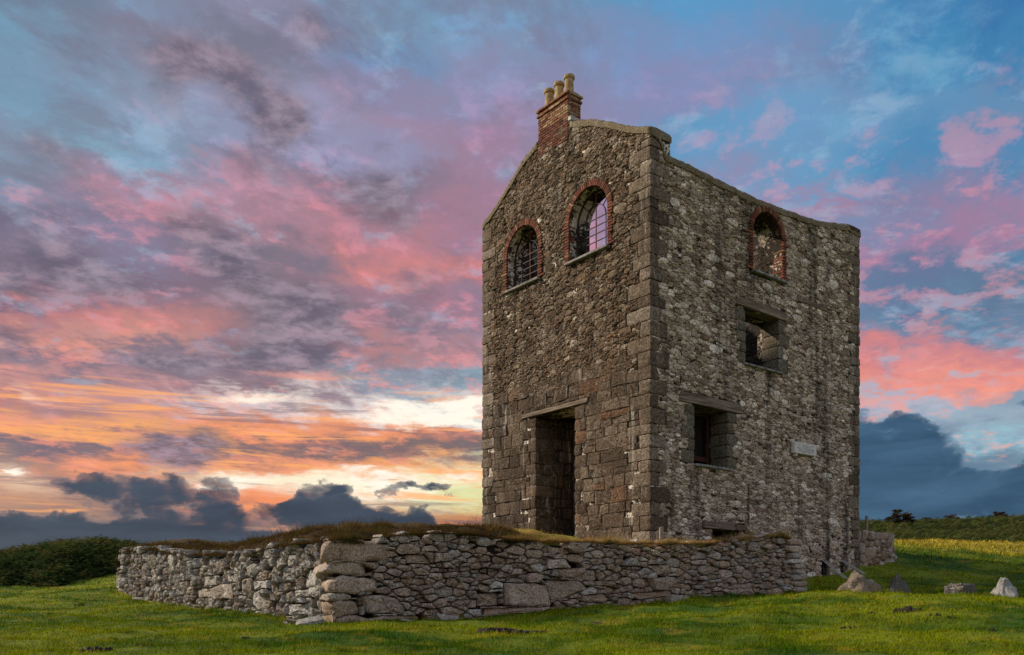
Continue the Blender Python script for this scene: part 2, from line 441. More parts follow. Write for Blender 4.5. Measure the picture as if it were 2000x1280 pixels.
T_QUOIN = [(0.10, 0.072, 0.048), (0.17, 0.128, 0.088), (0.22, 0.170, 0.122), (0.13, 0.093, 0.062), (0.25, 0.20, 0.145), (0.28, 0.232, 0.178)]
T_OLD = [(0.085, 0.070, 0.055), (0.125, 0.105, 0.082), (0.16, 0.135, 0.108), (0.11, 0.085, 0.062), (0.20, 0.175, 0.14), (0.24, 0.215, 0.18)]
M_dry = stone_mat('drystone_granite', T_DRY, gain=1.3, lich=0.55, ochre=0.25, scale=1.6, bumpd=0.025)
M_lit = stone_mat('drystone_lichened_granite', T_LIT, lichen=(0.72, 0.69, 0.62), lich=0.85, ochre=0.4, scale=1.4, bumpd=0.03, gain=1.0)
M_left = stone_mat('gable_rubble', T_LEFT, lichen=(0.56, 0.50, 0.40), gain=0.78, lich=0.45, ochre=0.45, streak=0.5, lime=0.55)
M_block = stone_mat('coursed_granite', T_BLOCK, lichen=(0.52, 0.45, 0.35), gain=0.72, lich=0.30, ochre=0.2, streak=0.5, lime=0.95)
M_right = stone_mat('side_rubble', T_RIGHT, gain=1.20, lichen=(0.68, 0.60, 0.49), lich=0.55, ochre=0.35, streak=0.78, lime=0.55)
M_quoin = stone_mat('quoin_granite', T_QUOIN, lichen=(0.52, 0.46, 0.37), gain=0.80, lich=0.35, ochre=0.25, streak=0.7, lime=0.5)
M_boulder = stone_mat('boulder_granite', [(0.24, 0.18, 0.12), (0.13, 0.115, 0.095), (0.33, 0.32, 0.29)], lichen=(0.62, 0.61, 0.57), lich=0.55, ochre=0.2, scale=2.2, bumpd=0.03)
M_inner = stone_mat('inner_rubble', T_LEFT, gain=0.3, lich=0.15, ochre=0.15, streak=0.3, lime=0.4)  # gable tones dimmed so the interior's shade sits in the colour

def mortar_mat(name, dark, light, thr):
    m, gg, b = new_mat(name)
    co = gg.n('ShaderNodeTexCoord').outputs['Object']
    f1, _ = gg.noise(co, 1.6, 6, 0.65)
    f2, _ = gg.noise(co, 14.0, 6, 0.7)
    c = gg.mix(gg.step(gg.m('ADD', f1, gg.m('MULTIPLY', gg.m('SUBTRACT', f2, 0.5), 0.7)), thr, thr + 0.14), (*dark, 1), (*light, 1))
    v = gg.m('MULTIPLY_ADD', f2, 1.4, 0.3)
    c = gg.mix(1.0, c, gg.comb(v, v, v), 'MULTIPLY')
    gg.put(b.inputs['Base Color'], c)
    bump(gg, b, f2, 0.8, 0.03)
    return m
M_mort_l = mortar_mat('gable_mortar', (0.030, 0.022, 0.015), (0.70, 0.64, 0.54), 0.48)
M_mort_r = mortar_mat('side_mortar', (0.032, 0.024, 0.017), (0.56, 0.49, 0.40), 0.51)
M_mort_i = mortar_mat('inner_mortar', (0.028, 0.023, 0.018), (0.12, 0.105, 0.085), 0.56)  # pale mortar dimmed as painted shade inside the walls
M_earth = mortar_mat('wall_earth', (0.012, 0.009, 0.007), (0.035, 0.026, 0.018), 0.55)

def brick_mat():
    m, gg, b = new_mat('red_brick')
    co = gg.n('ShaderNodeTexCoord').outputs['Object']
    at = gg.n('ShaderNodeAttribute', attribute_name='tone')
    c = gg.ramp(at.outputs['Fac'], [(0, (0.075, 0.028, 0.020, 1)), (0.35, (0.135, 0.045, 0.028, 1)), (0.6, (0.185, 0.068, 0.040, 1)),
                                    (0.8, (0.24, 0.125, 0.065, 1)), (1.0, (0.34, 0.24, 0.14, 1))])
    f, _ = gg.noise(co, 12.0, 6, 0.7)
    v = gg.m('MULTIPLY_ADD', f, 1.6, 0.2)
    c = gg.mix(1.0, c, gg.comb(v, v, v), 'MULTIPLY')
    f2, _ = gg.noise(co, 3.0, 6, 0.7)
    c = gg.mix(gg.m('MULTIPLY', gg.step(f2, 0.58, 0.68), 0.45), c, (0.24, 0.20, 0.13, 1))
    gg.put(b.inputs['Base Color'], c)
    bump(gg, b, f, 0.7, 0.01)
    return m
M_brick = brick_mat()

def simple_mat(name, c1, c2, scale=6.0, rough=0.85, stretch=(1, 1, 1), bumpd=0.01, metal=0.0, lo=0.38, hi=0.62):
    m, gg, b = new_mat(name)
    co = gg.n('ShaderNodeTexCoord').outputs['Object']
    f, _ = gg.noise(gg.vm('MULTIPLY', co, stretch), scale, 7, 0.7)
    c = gg.mix(gg.step(f, lo, hi), (*c1, 1), (*c2, 1))
    f2, _ = gg.noise(co, scale * 5, 4, 0.7)
    v = gg.m('MULTIPLY_ADD', f2, 1.0, 0.5)
    c = gg.mix(1.0, c, gg.comb(v, v, v), 'MULTIPLY')
    gg.put(b.inputs['Base Color'], c)
    b.inputs['Roughness'].default_value = rough
    b.inputs['Metallic'].default_value = metal
    bump(gg, b, f, 0.7, bumpd)
    return m
M_timber = simple_mat('weathered_timber', (0.13, 0.105, 0.08), (0.34, 0.29, 0.23), 5.0, stretch=(1.5, 1.5, 14))
M_slate = simple_mat('slate_sill', (0.10, 0.10, 0.095), (0.28, 0.27, 0.25), 6.0)
M_iron = simple_mat('black_iron', (0.012, 0.011, 0.011), (0.05, 0.035, 0.028), 14.0, 0.6)
M_rust = simple_mat('rusty_iron', (0.10, 0.035, 0.022), (0.17, 0.07, 0.04), 14.0, 0.8)
M_pot = simple_mat('chimney_pot_clay', (0.27, 0.18, 0.085), (0.46, 0.34, 0.17), 9.0)
M_lead = simple_mat('lead_flashing', (0.30, 0.30, 0.29), (0.45, 0.44, 0.42), 5.0, 0.6)
M_plaque = simple_mat('plaque_stone', (0.50, 0.49, 0.46), (0.66, 0.65, 0.62), 20.0, 0.8, bumpd=0.003)
M_letters = simple_mat('plaque_lettering', (0.14, 0.14, 0.13), (0.22, 0.21, 0.20), 30.0)
M_redwood = simple_mat('red_brown_window_timber', (0.035, 0.014, 0.010), (0.07, 0.026, 0.018), 8.0)
M_dark = simple_mat('dark_interior_fill', (0.010, 0.009, 0.008), (0.02, 0.018, 0.015), 4.0)  # near-black colour standing for unlit room depth
M_rail = simple_mat('worn_steel_rail', (0.55, 0.52, 0.49), (0.75, 0.72, 0.70), 10.0, 0.35, metal=0.6)
M_bark = simple_mat('hawthorn_bark', (0.035, 0.026, 0.02), (0.08, 0.06, 0.045), 8.0)
M_mud = simple_mat('dark_soil', (0.012, 0.008, 0.007), (0.040, 0.026, 0.022), 18.0, bumpd=0.02)

# green ground: real colour varies with the kind of turf; 'dry' attribute marks drier grass
def grass_color(gg, co):
    dry = gg.n('ShaderNodeAttribute', attribute_name='dry').outputs['Fac']
    f1, _ = gg.noise(co, 0.28, 5, 0.6)
    f2, _ = gg.noise(co, 1.5, 6, 0.65)
    f3, _ = gg.noise(co, 9.0, 5, 0.7)
    c = gg.mix(gg.step(f1, 0.38, 0.62), (0.045, 0.120, 0.003, 1), (0.235, 0.280, 0.004, 1))
    c = gg.mix(gg.m('MULTIPLY', gg.step(f2, 0.52, 0.68), 0.7), c, (0.36, 0.28, 0.012, 1))
    c = gg.mix(gg.m('MULTIPLY', gg.m('SUBTRACT', 1.0, gg.step(f2, 0.30, 0.44)), 0.6), c, (0.035, 0.085, 0.008, 1))
    c = gg.mix(gg.m('MULTIPLY', gg.step(f3, 0.55, 0.68), 0.55), c, (0.22, 0.135, 0.03, 1))
    c = gg.mix(gg.m('MULTIPLY', gg.m('SUBTRACT', 1.0, gg.step(f3, 0.34, 0.44)), 0.6), c, (0.022, 0.045, 0.006, 1))
    brown = gg.mix(gg.step(f2, .35, .65), (0.24, 0.17, 0.02, 1), (0.66, 0.49, 0.07, 1))
    dr = gg.m('ADD', dry, gg.m('MULTIPLY', gg.m('SUBTRACT', f2, 0.5), gg.m('MULTIPLY', dry, 1.6)), clamp=True)
    heath = gg.mix(f2, (0.035, 0.022, 0.010, 1), (0.14, 0.085, 0.028, 1))
    c = gg.mix(dr, c, brown)
    return gg.mix(gg.m('SUBTRACT', dry, 1.0, clamp=True), c, heath), f2, f3

def ground_mat():
    m, gg, b = new_mat('turf')
    co = gg.n('ShaderNodeTexCoord').outputs['Object']
    c, f2, f3 = grass_color(gg, co)
    f4, _ = gg.noise(co, 34.0, 4, 0.7)
    v = gg.m('MULTIPLY_ADD', f4, 1.2, 0.15)
    c = gg.mix(1.0, c, gg.comb(v, v, v), 'MULTIPLY')
    # bare trodden soil showing in small scrapes
    f5, _ = gg.noise(gg.vm('ADD', co, (9, 3, 0)), 1.3, 7, 0.7)
    c = gg.mix(gg.m('MULTIPLY', gg.step(f5, 0.61, 0.68), 0.85), c, (0.045, 0.028, 0.022, 1))
    gg.put(b.inputs['Base Color'], c)
    bump(gg, b, gg.m('ADD', f3, gg.m('MULTIPLY', f4, 0.6)), 1.0, 0.06)
    return m
M_ground = ground_mat()

def leaf_mat(name, blade=True, colors=None):
    m, gg, b = new_mat(name)
    co = gg.n('ShaderNodeTexCoord').outputs['Object']
    at = gg.n('ShaderNodeAttribute', attribute_name='tone').outputs['Fac']
    if colors is None:
        c, _, _ = grass_color(gg, co)
        v = gg.m('MULTIPLY_ADD', gg.m('POWER', at, 1.6), 1.7, 0.22)
        c = gg.mix(1.0, c, gg.comb(v, v, v), 'MULTIPLY')
    else:
        f, _ = gg.noise(co, 0.5, 4, 0.6)
        fac = gg.m('ADD', at, gg.m('MULTIPLY', gg.m('SUBTRACT', f, 0.5), 1.7), clamp=True)
        n = len(colors)
        c = gg.ramp(fac, [(i / (n - 1), (*q, 1)) for i, q in enumerate(colors)])
    gg.put(b.inputs['Base Color'], c)
    b.inputs['Roughness'].default_value = 0.9
    b.inputs['Specular IOR Level'].default_value = 0.05
    # a little light passes through thin leaves
    tr = gg.n('ShaderNodeBsdfTranslucent'); gg.put(tr.inputs[0], c)
    mx = gg.n('ShaderNodeMixShader'); mx.inputs[0].default_value = 0.28
    gg.nt.links.new(b.outputs[0], mx.inputs[1]); gg.nt.links.new(tr.outputs[0], mx.inputs[2])
    out = [n_ for n_ in gg.nt.nodes if n_.type == 'OUTPUT_MATERIAL'][0]
    gg.nt.links.new(mx.outputs[0], out.inputs[0])
    return m
M_blade = leaf_mat('grass_blades')
M_straw = leaf_mat('straw_grass', colors=[(0.10, 0.055, 0.015), (0.30, 0.17, 0.05), (0.48, 0.31, 0.12), (0.16, 0.15, 0.03)])
M_heath = leaf_mat('brown_heath', colors=[(0.022, 0.014, 0.007), (0.055, 0.034, 0.012), (0.13, 0.075, 0.02), (0.05, 0.06, 0.014)])
M_fern = leaf_mat('bracken_green', colors=[(0.010, 0.018, 0.006), (0.028, 0.050, 0.012), (0.060, 0.095, 0.022), (0.13, 0.12, 0.03), (0.20, 0.09, 0.028)])
M_fern2 = leaf_mat('hillside_bracken', colors=[(0.022, 0.034, 0.010), (0.05, 0.075, 0.018), (0.085, 0.105, 0.024), (0.12, 0.10, 0.03), (0.09, 0.05, 0.025)])
M_haw = leaf_mat('hawthorn_leaves', colors=[(0.02, 0.026, 0.008), (0.045, 0.040, 0.014), (0.09, 0.05, 0.02), (0.13, 0.06, 0.03)])

# ------------------------------------------------------------------ layout frame
def wp(px, py, d):
    return ((px - 1000.0) / F * d, d, (HZ - py) / F * d)
C0 = np.array([3.52, 21.7])                       # near corner of the house in plan
DL = np.array([-0.613, 0.790]); DR = np.array([0.790, 0.613])   # along gable face / along side face
NL = -DR; NR = -DL                                # outward normals
LW, LR = 7.36, 9.93
CL = C0 + DL * LW; CR = C0 + DR * LR; CB = CL + DR * LR

# dry-stone wall plan (outer face), from left end via the corner to the free right end
W_END_L = np.array([-12.5, 27.0]); W_COR = np.array([-3.26, 15.5]); W_END_R = np.array([8.05, 23.1])
WPTS = [np.array([-12.55, 28.6]), np.array([-12.65, 27.6]), W_END_L + np.array([0.1, -.35]), W_COR, W_END_R, np.array([9.15, 25.95])]
# (px, bottom y, top y) read along the two arms
def on_line(a, b, px):
    t = (px - 1000.0) / F
    d = b - a
    k = (t * a[1] - a[0]) / (d[0] - t * d[1])
    return a + d * k, k
arm_l = [(230,1154,1075),(262,1166,1070),(300,1175,1070),(330,1183,1078),(400,1189,1080),(470,1196,1078),(540,1208,1060),(600,1218,1052),(655,1223,1052)]
arm_r = [(655,1223,1052),(700,1222,1050),(760,1216,1046),(830,1211,1040),(900,1206,1040),(960,1202,1044),(1000,1199,1052),(1100,1189,1056),(1200,1182,1058),(1300,1176,1060),
         (1380,1171,1060),(1450,1167,1054),(1500,1163,1046),(1530,1161,1044),(1550,1160,1052),(1565,1159,1075)]

# ------------------------------------------------------------------ terrain
def tps_fit(P, z, lam=1e-3):
    P = np.array(P, float); z = np.array(z, float); n = len(P)
    d = np.linalg.norm(P[:, None] - P[None], axis=2)
    K = np.where(d > 0, d * d * np.log(d + 1e-12), 0) + lam * np.eye(n) * 100
    A = np.zeros((n + 3, n + 3)); A[:n, :n] = K; A[:n, n] = 1; A[:n, n + 1:] = P; A[n, :n] = 1; A[n + 1:, :n] = P.T
    w = np.linalg.solve(A, np.concatenate([z, [0, 0, 0]]))
    return P, w
def tps(fit, X, Y):
    P, w = fit
    out = np.full(X.shape, w[len(P)]) + w[len(P) + 1] * X + w[len(P) + 2] * Y
    for i in range(len(P)):
        r2 = (X - P[i, 0]) ** 2 + (Y - P[i, 1]) ** 2
        out += w[i] * 0.5 * r2 * np.log(r2 + 1e-12)
    return out
outer = []
for a, b_, lst in ((W_END_L, W_COR, arm_l), (W_COR, W_END_R, arm_r)):
    for px, yb, yt in lst:
        p, k = on_line(a, b_, px)
        outer.append((p[0], p[1], (HZ - yb) / F * p[1]))
outer += [wp(*q) for q in [(0,1280,9.5),(500,1280,9.5),(1000,1280,9.5),(1500,1280,9.5),(2000,1280,9.5),(0,1210,17),(-300,1200,18),(0,1146,31),(120,1150,31),(-300,1140,33),
          (0,1170,24),(1620,1130,25.9),(1680,1114,27.6),(1715,1104,28.6),(1755,1092,29.6),(1760,1068,34),(1850,1160,20),(2000,1163,19),(2300,1160,19),(2000,1122,27),(1850,1110,29),
          (2000,1066,55),(2000,1085,38),(1780,1062,48),(1750,1056,60),(2400,1066,55),(230,1140,31),(235,1112,36),(1640,1160,20),(1750,1200,14),(1300,1215,14.5),(1000,1230,13.5),(1800,1162,19.5)]]
outer += [(-40, 0, -1.6), (40, 0, -1.4), (0, 0, -1.5), (0, -20, -1.9), (-30, -30, -2), (30, -30, -2), (5, 36, 2.1), (-6, 38, 1.6), (-13, 42, 1.7), (-40, 40, 1.4), (-30, 60, 1.4), (0, 60, 1.9), (22, 70, 3.8), (60, 60, 3.8), (45, 30, 0.9), (-40, 20, -0.6)]
fitO = tps_fit([(p[0], p[1]) for p in outer], [p[2] for p in outer])
inner = []
for a, b_, lst in ((W_END_L, W_COR, arm_l), (W_COR, W_END_R, arm_r)):
    for px, yb, yt in lst:
        p, k = on_line(a, b_, px)
        inner.append((p[0], p[1], (HZ - yt) / F * p[1] - 0.01))
inner += [wp(*q) for q in [(290,1062,28.2),(350,1065,26.5),(420,1069,24.6),(500,1056,22),(560,1044,20.6),(640,1038,19),(720,1032,18.4),(800,1028,19),(880,1026,20),(940,1030,21)]]
inner += [(1.4, 23.6, 1.34), (3.5, 21.2, 1.22), (2.2, 20.2, 1.22), (5.5, 22.6, 1.28), (7.2, 24.2, 1.55), (8.4, 25.2, 1.6), (-1.3, 27.2, 1.6), (-4, 24, 1.65), (-8, 30, 1.7), (-2, 32, 1.7), (-12, 34, 1.6), (4, 27, 1.4), (3, 36, 1.8), (9, 34, 1.9)]
fitI = tps_fit([(p[0], p[1]) for p in inner], [p[2] for p in inner])
POLY1 = [WPTS[0], WPTS[1], WPTS[2], W_COR, W_END_R, WPTS[5], C0 + DR * 7.3 - NR * 2, CB - DR * 2, CL + np.array([0, 6.0]), np.array([-12.2, 36.0])]
POLY2 = [CR + np.array([-1.2, 1.0]), CR + np.array([-.05, .1]), np.array([13.25, 29.5]), np.array([14.3, 33.0]), np.array([9.0, 36.0])]

def signed(poly, X, Y):
    """distance to the polygon edge, positive inside"""
    n = len(poly)
    dmin = np.full(X.shape, 1e9); ins = np.zeros(X.shape, bool)
    for i in range(n):
        a = poly[i]; b = poly[(i + 1) % n]
        ex, ey = b[0] - a[0], b[1] - a[1]
        t = np.clip(((X - a[0]) * ex + (Y - a[1]) * ey) / (ex * ex + ey * ey), 0, 1)
        d = np.hypot(X - a[0] - t * ex, Y - a[1] - t * ey)
        dmin = np.minimum(dmin, d)
        cond = ((a[1] > Y) != (b[1] > Y))
        with np.errstate(divide='ignore', invalid='ignore'):
            xi = (b[0] - a[0]) * (Y - a[1]) / (b[1] - a[1] + 1e-12) + a[0]
        ins ^= cond & (X < xi)
    return np.where(ins, dmin, -dmin)

def sstep(v, a, b):
    t = np.clip((v - a) / (b - a), 0, 1)
    return t * t * (3 - 2 * t)

def far_z(X, Y):
    r = np.hypot(X, Y)
    right = sstep(X / (np.abs(Y) + 1.0), 0.1, 0.45)
    return 1.5 + right * 2.3

def lump(X, Y):
    q = 0.0
    for a_, b_, f_, am in ((1.0, .3, 1.1, .030), (-.4, 1.0, 1.7, .026), (.8, -.9, 2.9, .018), (.2, 1.1, 4.3, .012), (1.1, .5, 5.7, .010)):
        q = q + am * np.sin((X * a_ + Y * b_) * f_ + 1.7 * np.sin((Y * a_ - X * b_) * f_ * .61 + f_))
    return q + 0.02 * np.sin(X * 1.9 + 0.6 * np.sin(Y * 1.3)) * np.sin(Y * 2.3 + 1.1 * np.sin(X * 0.9)) + 0.02 * np.sin(X * 5.1 + Y * 3.3) * np.sin(Y * 4.7 - X * 1.7)

def ground_z(X, Y):
    X = np.asarray(X, float); Y = np.asarray(Y, float)
    zo = np.clip(tps(fitO, X, Y), -2.5, 8)
    r = np.hypot(X, Y - 20)
    w = sstep(r, 42, 66)
    behind = sstep(-Y, -4, 12)
    zf = far_z(X, Y)
    zo = zo * (1 - w) + zf * w
    zo = zo * (1 - behind) + (-1.7) * behind
    zo = zo + lump(X, Y)
    s1 = signed(POLY1, X, Y); s2 = signed(POLY2, X, Y)
    zi = np.clip(tps(fitI, X, Y), 0.7, 2.0) + 1.5 * lump(X, Y)
    b1 = sstep(s1, 0.30, 0.62)
    z = zo * (1 - b1) + np.maximum(zi, zo) * b1
    b2 = sstep(s2, 0.12, 0.5)
    z = z * (1 - b2) + np.maximum(z, 1.98 + 0.02 * (Y - 28)) * b2
    return z

def axis(lo, hi, fine, far_lo, far_hi):
    a = list(np.arange(lo, hi + 1e-6, fine))
    st = fine; v = hi
    while v < far_hi:
        st *= 1.18; v += st; a.append(v)
    st = fine; v = lo; pre = []
    while v > far_lo:
        st *= 1.18; v -= st; pre.append(v)
    return np.array(pre[::-1] + a)
gx = axis(-16, 20, 0.16, -1500, 1500); gy = axis(8, 40, 0.16, -600, 2500)
GX, GY = np.meshgrid(gx, gy)
GZ = ground_z(GX, GY)
ny, nx = GX.shape
idx = np.arange(nx * ny).reshape(ny, nx)
quads = np.stack([idx[:-1, :-1].ravel(), idx[:-1, 1:].ravel(), idx[1:, 1:].ravel(), idx[1:, :-1].ravel()], 1)

def dryness(X, Y):
    s1 = signed(POLY1, X, Y)
    v = 0.55 * sstep(s1, 0.0, 0.6)
    yel = sstep(Y, 31, 38) * sstep(X, 8, 14) * (0.5 + .22 * sstep(Y, 40, 52))
    hea = 2.0 * sstep(s1, 0.0, 0.4) * (1 - sstep(X, -.5, 1.5))
    return np.maximum(np.clip(np.maximum(v, yel), 0, 1), hea)
gv = np.stack([GX.ravel(), GY.ravel(), GZ.ravel()], 1)
gm_ = mesh('ground', gv, quads, M_ground, smooth=True, extra={'dry': dryness(GX, GY).ravel()})
tag(add('ground', gm_), kind='structure')

# ------------------------------------------------------------------ stone packing
def clip(poly, nx_, ny_, c):
    out = []
    n = len(poly)
    for i in range(n):
        a = poly[i]; b = poly[(i + 1) % n]
        da = nx_ * a[0] + ny_ * a[1] - c; db = nx_ * b[0] + ny_ * b[1] - c
        if da <= 0: out.append(a)
        if (da < 0 < db) or (db < 0 < da):
            t = da / (da - db)
            out.append((a[0] + (b[0] - a[0]) * t, a[1] + (b[1] - a[1]) * t))
    return out
def area(p):
    s = 0
    for i in range(len(p)):
        a = p[i]; b = p[(i + 1) % len(p)]
        s += a[0] * b[1] - a[1] * b[0]
    return s / 2
def centroid(p):
    return sum(q[0] for q in p) / len(p), sum(q[1] for q in p) / len(p)
def subtract(cell, hole):
    """hole: convex, counter-clockwise; returns the largest piece of the cell outside it"""
    ins = cell
    outs = []
    for i in range(len(hole)):
        a = hole[i]; b = hole[(i + 1) % len(hole)]
        nx_, ny_ = (b[1] - a[1]), -(b[0] - a[0])      # outward normal
        c = nx_ * a[0] + ny_ * a[1]
        o = clip(cell, -nx_, -ny_, -c)
        if len(o) >= 3: outs.append((abs(area(o)), o))
        if len(ins) >= 3: ins = clip(ins, nx_, ny_, c)
    if len(ins) < 3 or abs(area(ins)) < 1e-5:
        return cell
    if not outs: return None
    return max(outs, key=lambda t: t[0])[1]

def pack(s0, s1, z0, z1, rad, asp, tries, rng, ok):
    """variable-radius dart throwing, then a power diagram: irregular stones that fit together"""
    rmax = max(rad(rng) for _ in range(60)) * 1.05
    gs = rmax * 2
    grid = {}
    S = []
    Z0, Z1 = z0 * asp, z1 * asp
    for k in range(tries):
        r = min(rad(rng), rmax) * (1.0 if k < tries * 0.35 else (0.8 if k < tries * 0.7 else 0.6))
        x = rng.uniform(s0, s1); y = rng.uniform(Z0, Z1)
        if not ok(x, y / asp): continue
        cx, cy = int(x // gs), int(y // gs)
        good = True
        for i in (-1, 0, 1):
            for j in (-1, 0, 1):
                for (a, b, c) in grid.get((cx + i, cy + j), ()):
                    q = (r + c) * 0.93
                    if (a - x) ** 2 + (b - y) ** 2 < q * q:
                        good = False; break
                if not good: break
            if not good: break
        if good:
            grid.setdefault((cx, cy), []).append((x, y, r)); S.append((x, y, r))
    cells = []
    for (x, y, r) in S:
        cx, cy = int(x // gs), int(y // gs)
        m_ = gs * 1.2
        poly = [(x - m_, y - m_), (x + m_, y - m_), (x + m_, y + m_), (x - m_, y + m_)]
        nb_ = []
        for i in (-1, 0, 1):
            for j in (-1, 0, 1):
                nb_ += grid.get((cx + i, cy + j), [])
        nb_ = sorted(((a - x) ** 2 + (b - y) ** 2, a, b, c) for a, b, c in nb_)[1:22]
        for d2, a, b, c in nb_:
            ex, ey = a - x, b - y
            cc = (a * a + b * b - x * x - y * y - c * c + r * r) / 2
            poly = clip(poly, ex, ey, cc)
            if len(poly) < 3: break
        if len(poly) < 3: continue
        for nx_, ny_, c in ((1, 0, s1), (-1, 0, -s0), (0, 1, Z1), (0, -1, -Z0)):
            poly = clip(poly, nx_, ny_, c)
            if len(poly) < 3: break
        if len(poly) < 3: continue
        cells.append([(p[0], p[1] / asp) for p in poly])
    return cells

def resample(poly, n, cut=0.20):
    p = np.array(poly)
    # cut the corners once, then even spacing
    q = np.roll(p, -1, 0)
    c = np.empty((len(p) * 2, 2)); c[0::2] = p * (1 - cut) + q * cut; c[1::2] = p * cut + q * (1 - cut)
    seg = np.linalg.norm(np.roll(c, -1, 0) - c, axis=1)
    cum = np.concatenate([[0], np.cumsum(seg)]); tot = cum[-1]
    if len(c) <= n + 3:
        # keep the true corners, then split the longest sides
        pts = [tuple(q_) for q_ in c]
        while len(pts) > n:
            ds = [math.dist(pts[i], pts[(i + 1) % len(pts)]) for i in range(len(pts))]
            i = int(np.argmin(ds)); j = (i + 1) % len(pts)
            m_ = ((pts[i][0] + pts[j][0]) / 2, (pts[i][1] + pts[j][1]) / 2)
            pts[i] = m_; pts.pop(j)
        while len(pts) < n:
            ds = [math.dist(pts[i], pts[(i + 1) % len(pts)]) for i in range(len(pts))]
            i = int(np.argmax(ds)); j = (i + 1) % len(pts)
            pts.insert(i + 1, ((pts[i][0] + pts[j][0]) / 2, (pts[i][1] + pts[j][1]) / 2))
        return np.array(pts)
    t = (np.arange(n) + 0.5) / n * tot
    cc = np.vstack([c, c[:1]])
    return np.stack([np.interp(t, cum, cc[:, 0]), np.interp(t, cum, cc[:, 1])], 1)

def stone_from(poly, frame, n, gap, depth, front, bulge, rough, rng, rings=2, cut=0.10):
    """poly (s,z) -> rounded stone; frame(s, z, d) -> world xyz arrays"""
    if area(poly) < 0: poly = poly[::-1]
    p = resample(poly, n, cut)
    c = p.mean(0)
    size = math.sqrt(max(1e-6, abs(area(poly))))
    rel = p - c
    L = np.linalg.norm(rel, axis=1, keepdims=True) + 1e-9
    k = np.clip((L - gap) / L, 0.3, 1)
    p = c + rel * k * (1 + rng.normal(0, 0.035, (n, 1)))
    tilt = rng.normal(0, 0.7 * rough * 10, 2) * .8
    def layer(scale, d, nz):
        q = c + (p - c) * scale + rng.normal(0, rough * 0.35, (n, 2)) * (nz > 0)
        dd = d + (q - c) @ tilt * (scale < 0.97) + rng.normal(0, nz, n)
        return np.stack([q[:, 0], q[:, 1], dd], 1)
    edge = min(0.35, 0.035 / size * 1.2 + 0.08)
    Ls = [layer(1.0, -depth, 0)]
    if rings >= 3:
        Ls += [layer(1.0, front - bulge * 1.1, rough * 0.3), layer(1 - edge * 0.45, front - bulge * 0.35, rough * 0.5), layer(1 - edge * 1.5, front, rough)]
        Ls += [layer(0.40, front + bulge * 0.25, rough)]
    else:
        Ls += [layer(1.0, front - bulge, rough * 0.4), layer(1 - edge * 1.3, front, rough)]
    cen = np.array([[c[0], c[1], front + bulge * 0.35 + rng.normal(0, rough)]])
    A = np.vstack(Ls + [cen])
    V = frame(A[:, 0], A[:, 1], A[:, 2])
    Fs = []
    for r_ in range(len(Ls) - 1):
        b0 = r_ * n; b1 = (r_ + 1) * n
        for i in range(n):
            j = (i + 1) % n
            Fs.append((b0 + i, b0 + j, b1 + j, b1 + i))
    b0 = (len(Ls) - 1) * n
    for i in range(n):
        Fs.append((b0 + i, b0 + (i + 1) % n, len(A) - 1))
    return V, Fs

def planar(origin, dirv, nrm):
    o = np.array([origin[0], origin[1], 0.0]); d_ = np.array([dirv[0], dirv[1], 0]); n_ = np.array([nrm[0], nrm[1], 0])
    up = np.array([0, 0, 1.0])
    def f(s, z, d):
        s = np.asarray(s)[:, None]; z = np.asarray(z)[:, None]; d = np.asarray(d)[:, None]
        return o + s * d_ + z * up + d * n_
    f.flip = np.dot(np.cross(d_, up), n_) < 0
    return f

def box_pts(c, ax, ay, az, sx, sy, sz, jit, rng, bev=0.02):
    """bevelled box: 24 vertices, each axis given as a unit vector"""
    V = []; 
    h = np.array([sx, sy, sz]) / 2
    bev = min(bev, h.min() * 0.45)
    idx_ = {}
    for ix in (-1, 1):
        for iy in (-1, 1):
            for iz in (-1, 1):
                jj = rng.normal(0, jit, 3)
                for k in range(3):
                    q = h.copy() - bev; q[k] = h[k]
                    loc = np.array([ix, iy, iz]) * q + jj + rng.normal(0, jit * 0.25, 3)
                    idx_[(ix, iy, iz, k)] = len(V)
                    V.append(c + ax * loc[0] + ay * loc[1] + az * loc[2])
    Fs = []
    for k in range(3):
        a, b = [(1, 2), (0, 2), (0, 1)][k]
        for s in (-1, 1):
            def cid(u, v):
                q = [0, 0, 0]; q[k] = s; q[a] = u; q[b] = v
                return idx_[(*q, k)]
            Fs.append((cid(-1, -1), cid(1, -1), cid(1, 1), cid(-1, 1)))
    for k in range(3):      # edges parallel to axis k
        a, b = [(1, 2), (0, 2), (0, 1)][k]
        for u in (-1, 1):
            for v in (-1, 1):
                def cid(s, kk):
                    q = [0, 0, 0]; q[k] = s; q[a] = u; q[b] = v
                    return idx_[(*q, kk)]
                Fs.append((cid(-1, a), cid(1, a), cid(1, b), cid(-1, b)))
    for ix in (-1, 1):
        for iy in (-1, 1):
            for iz in (-1, 1):
                Fs.append(tuple(idx_[(ix, iy, iz, k)] for k in range(3)))
    return np.array(V), Fs
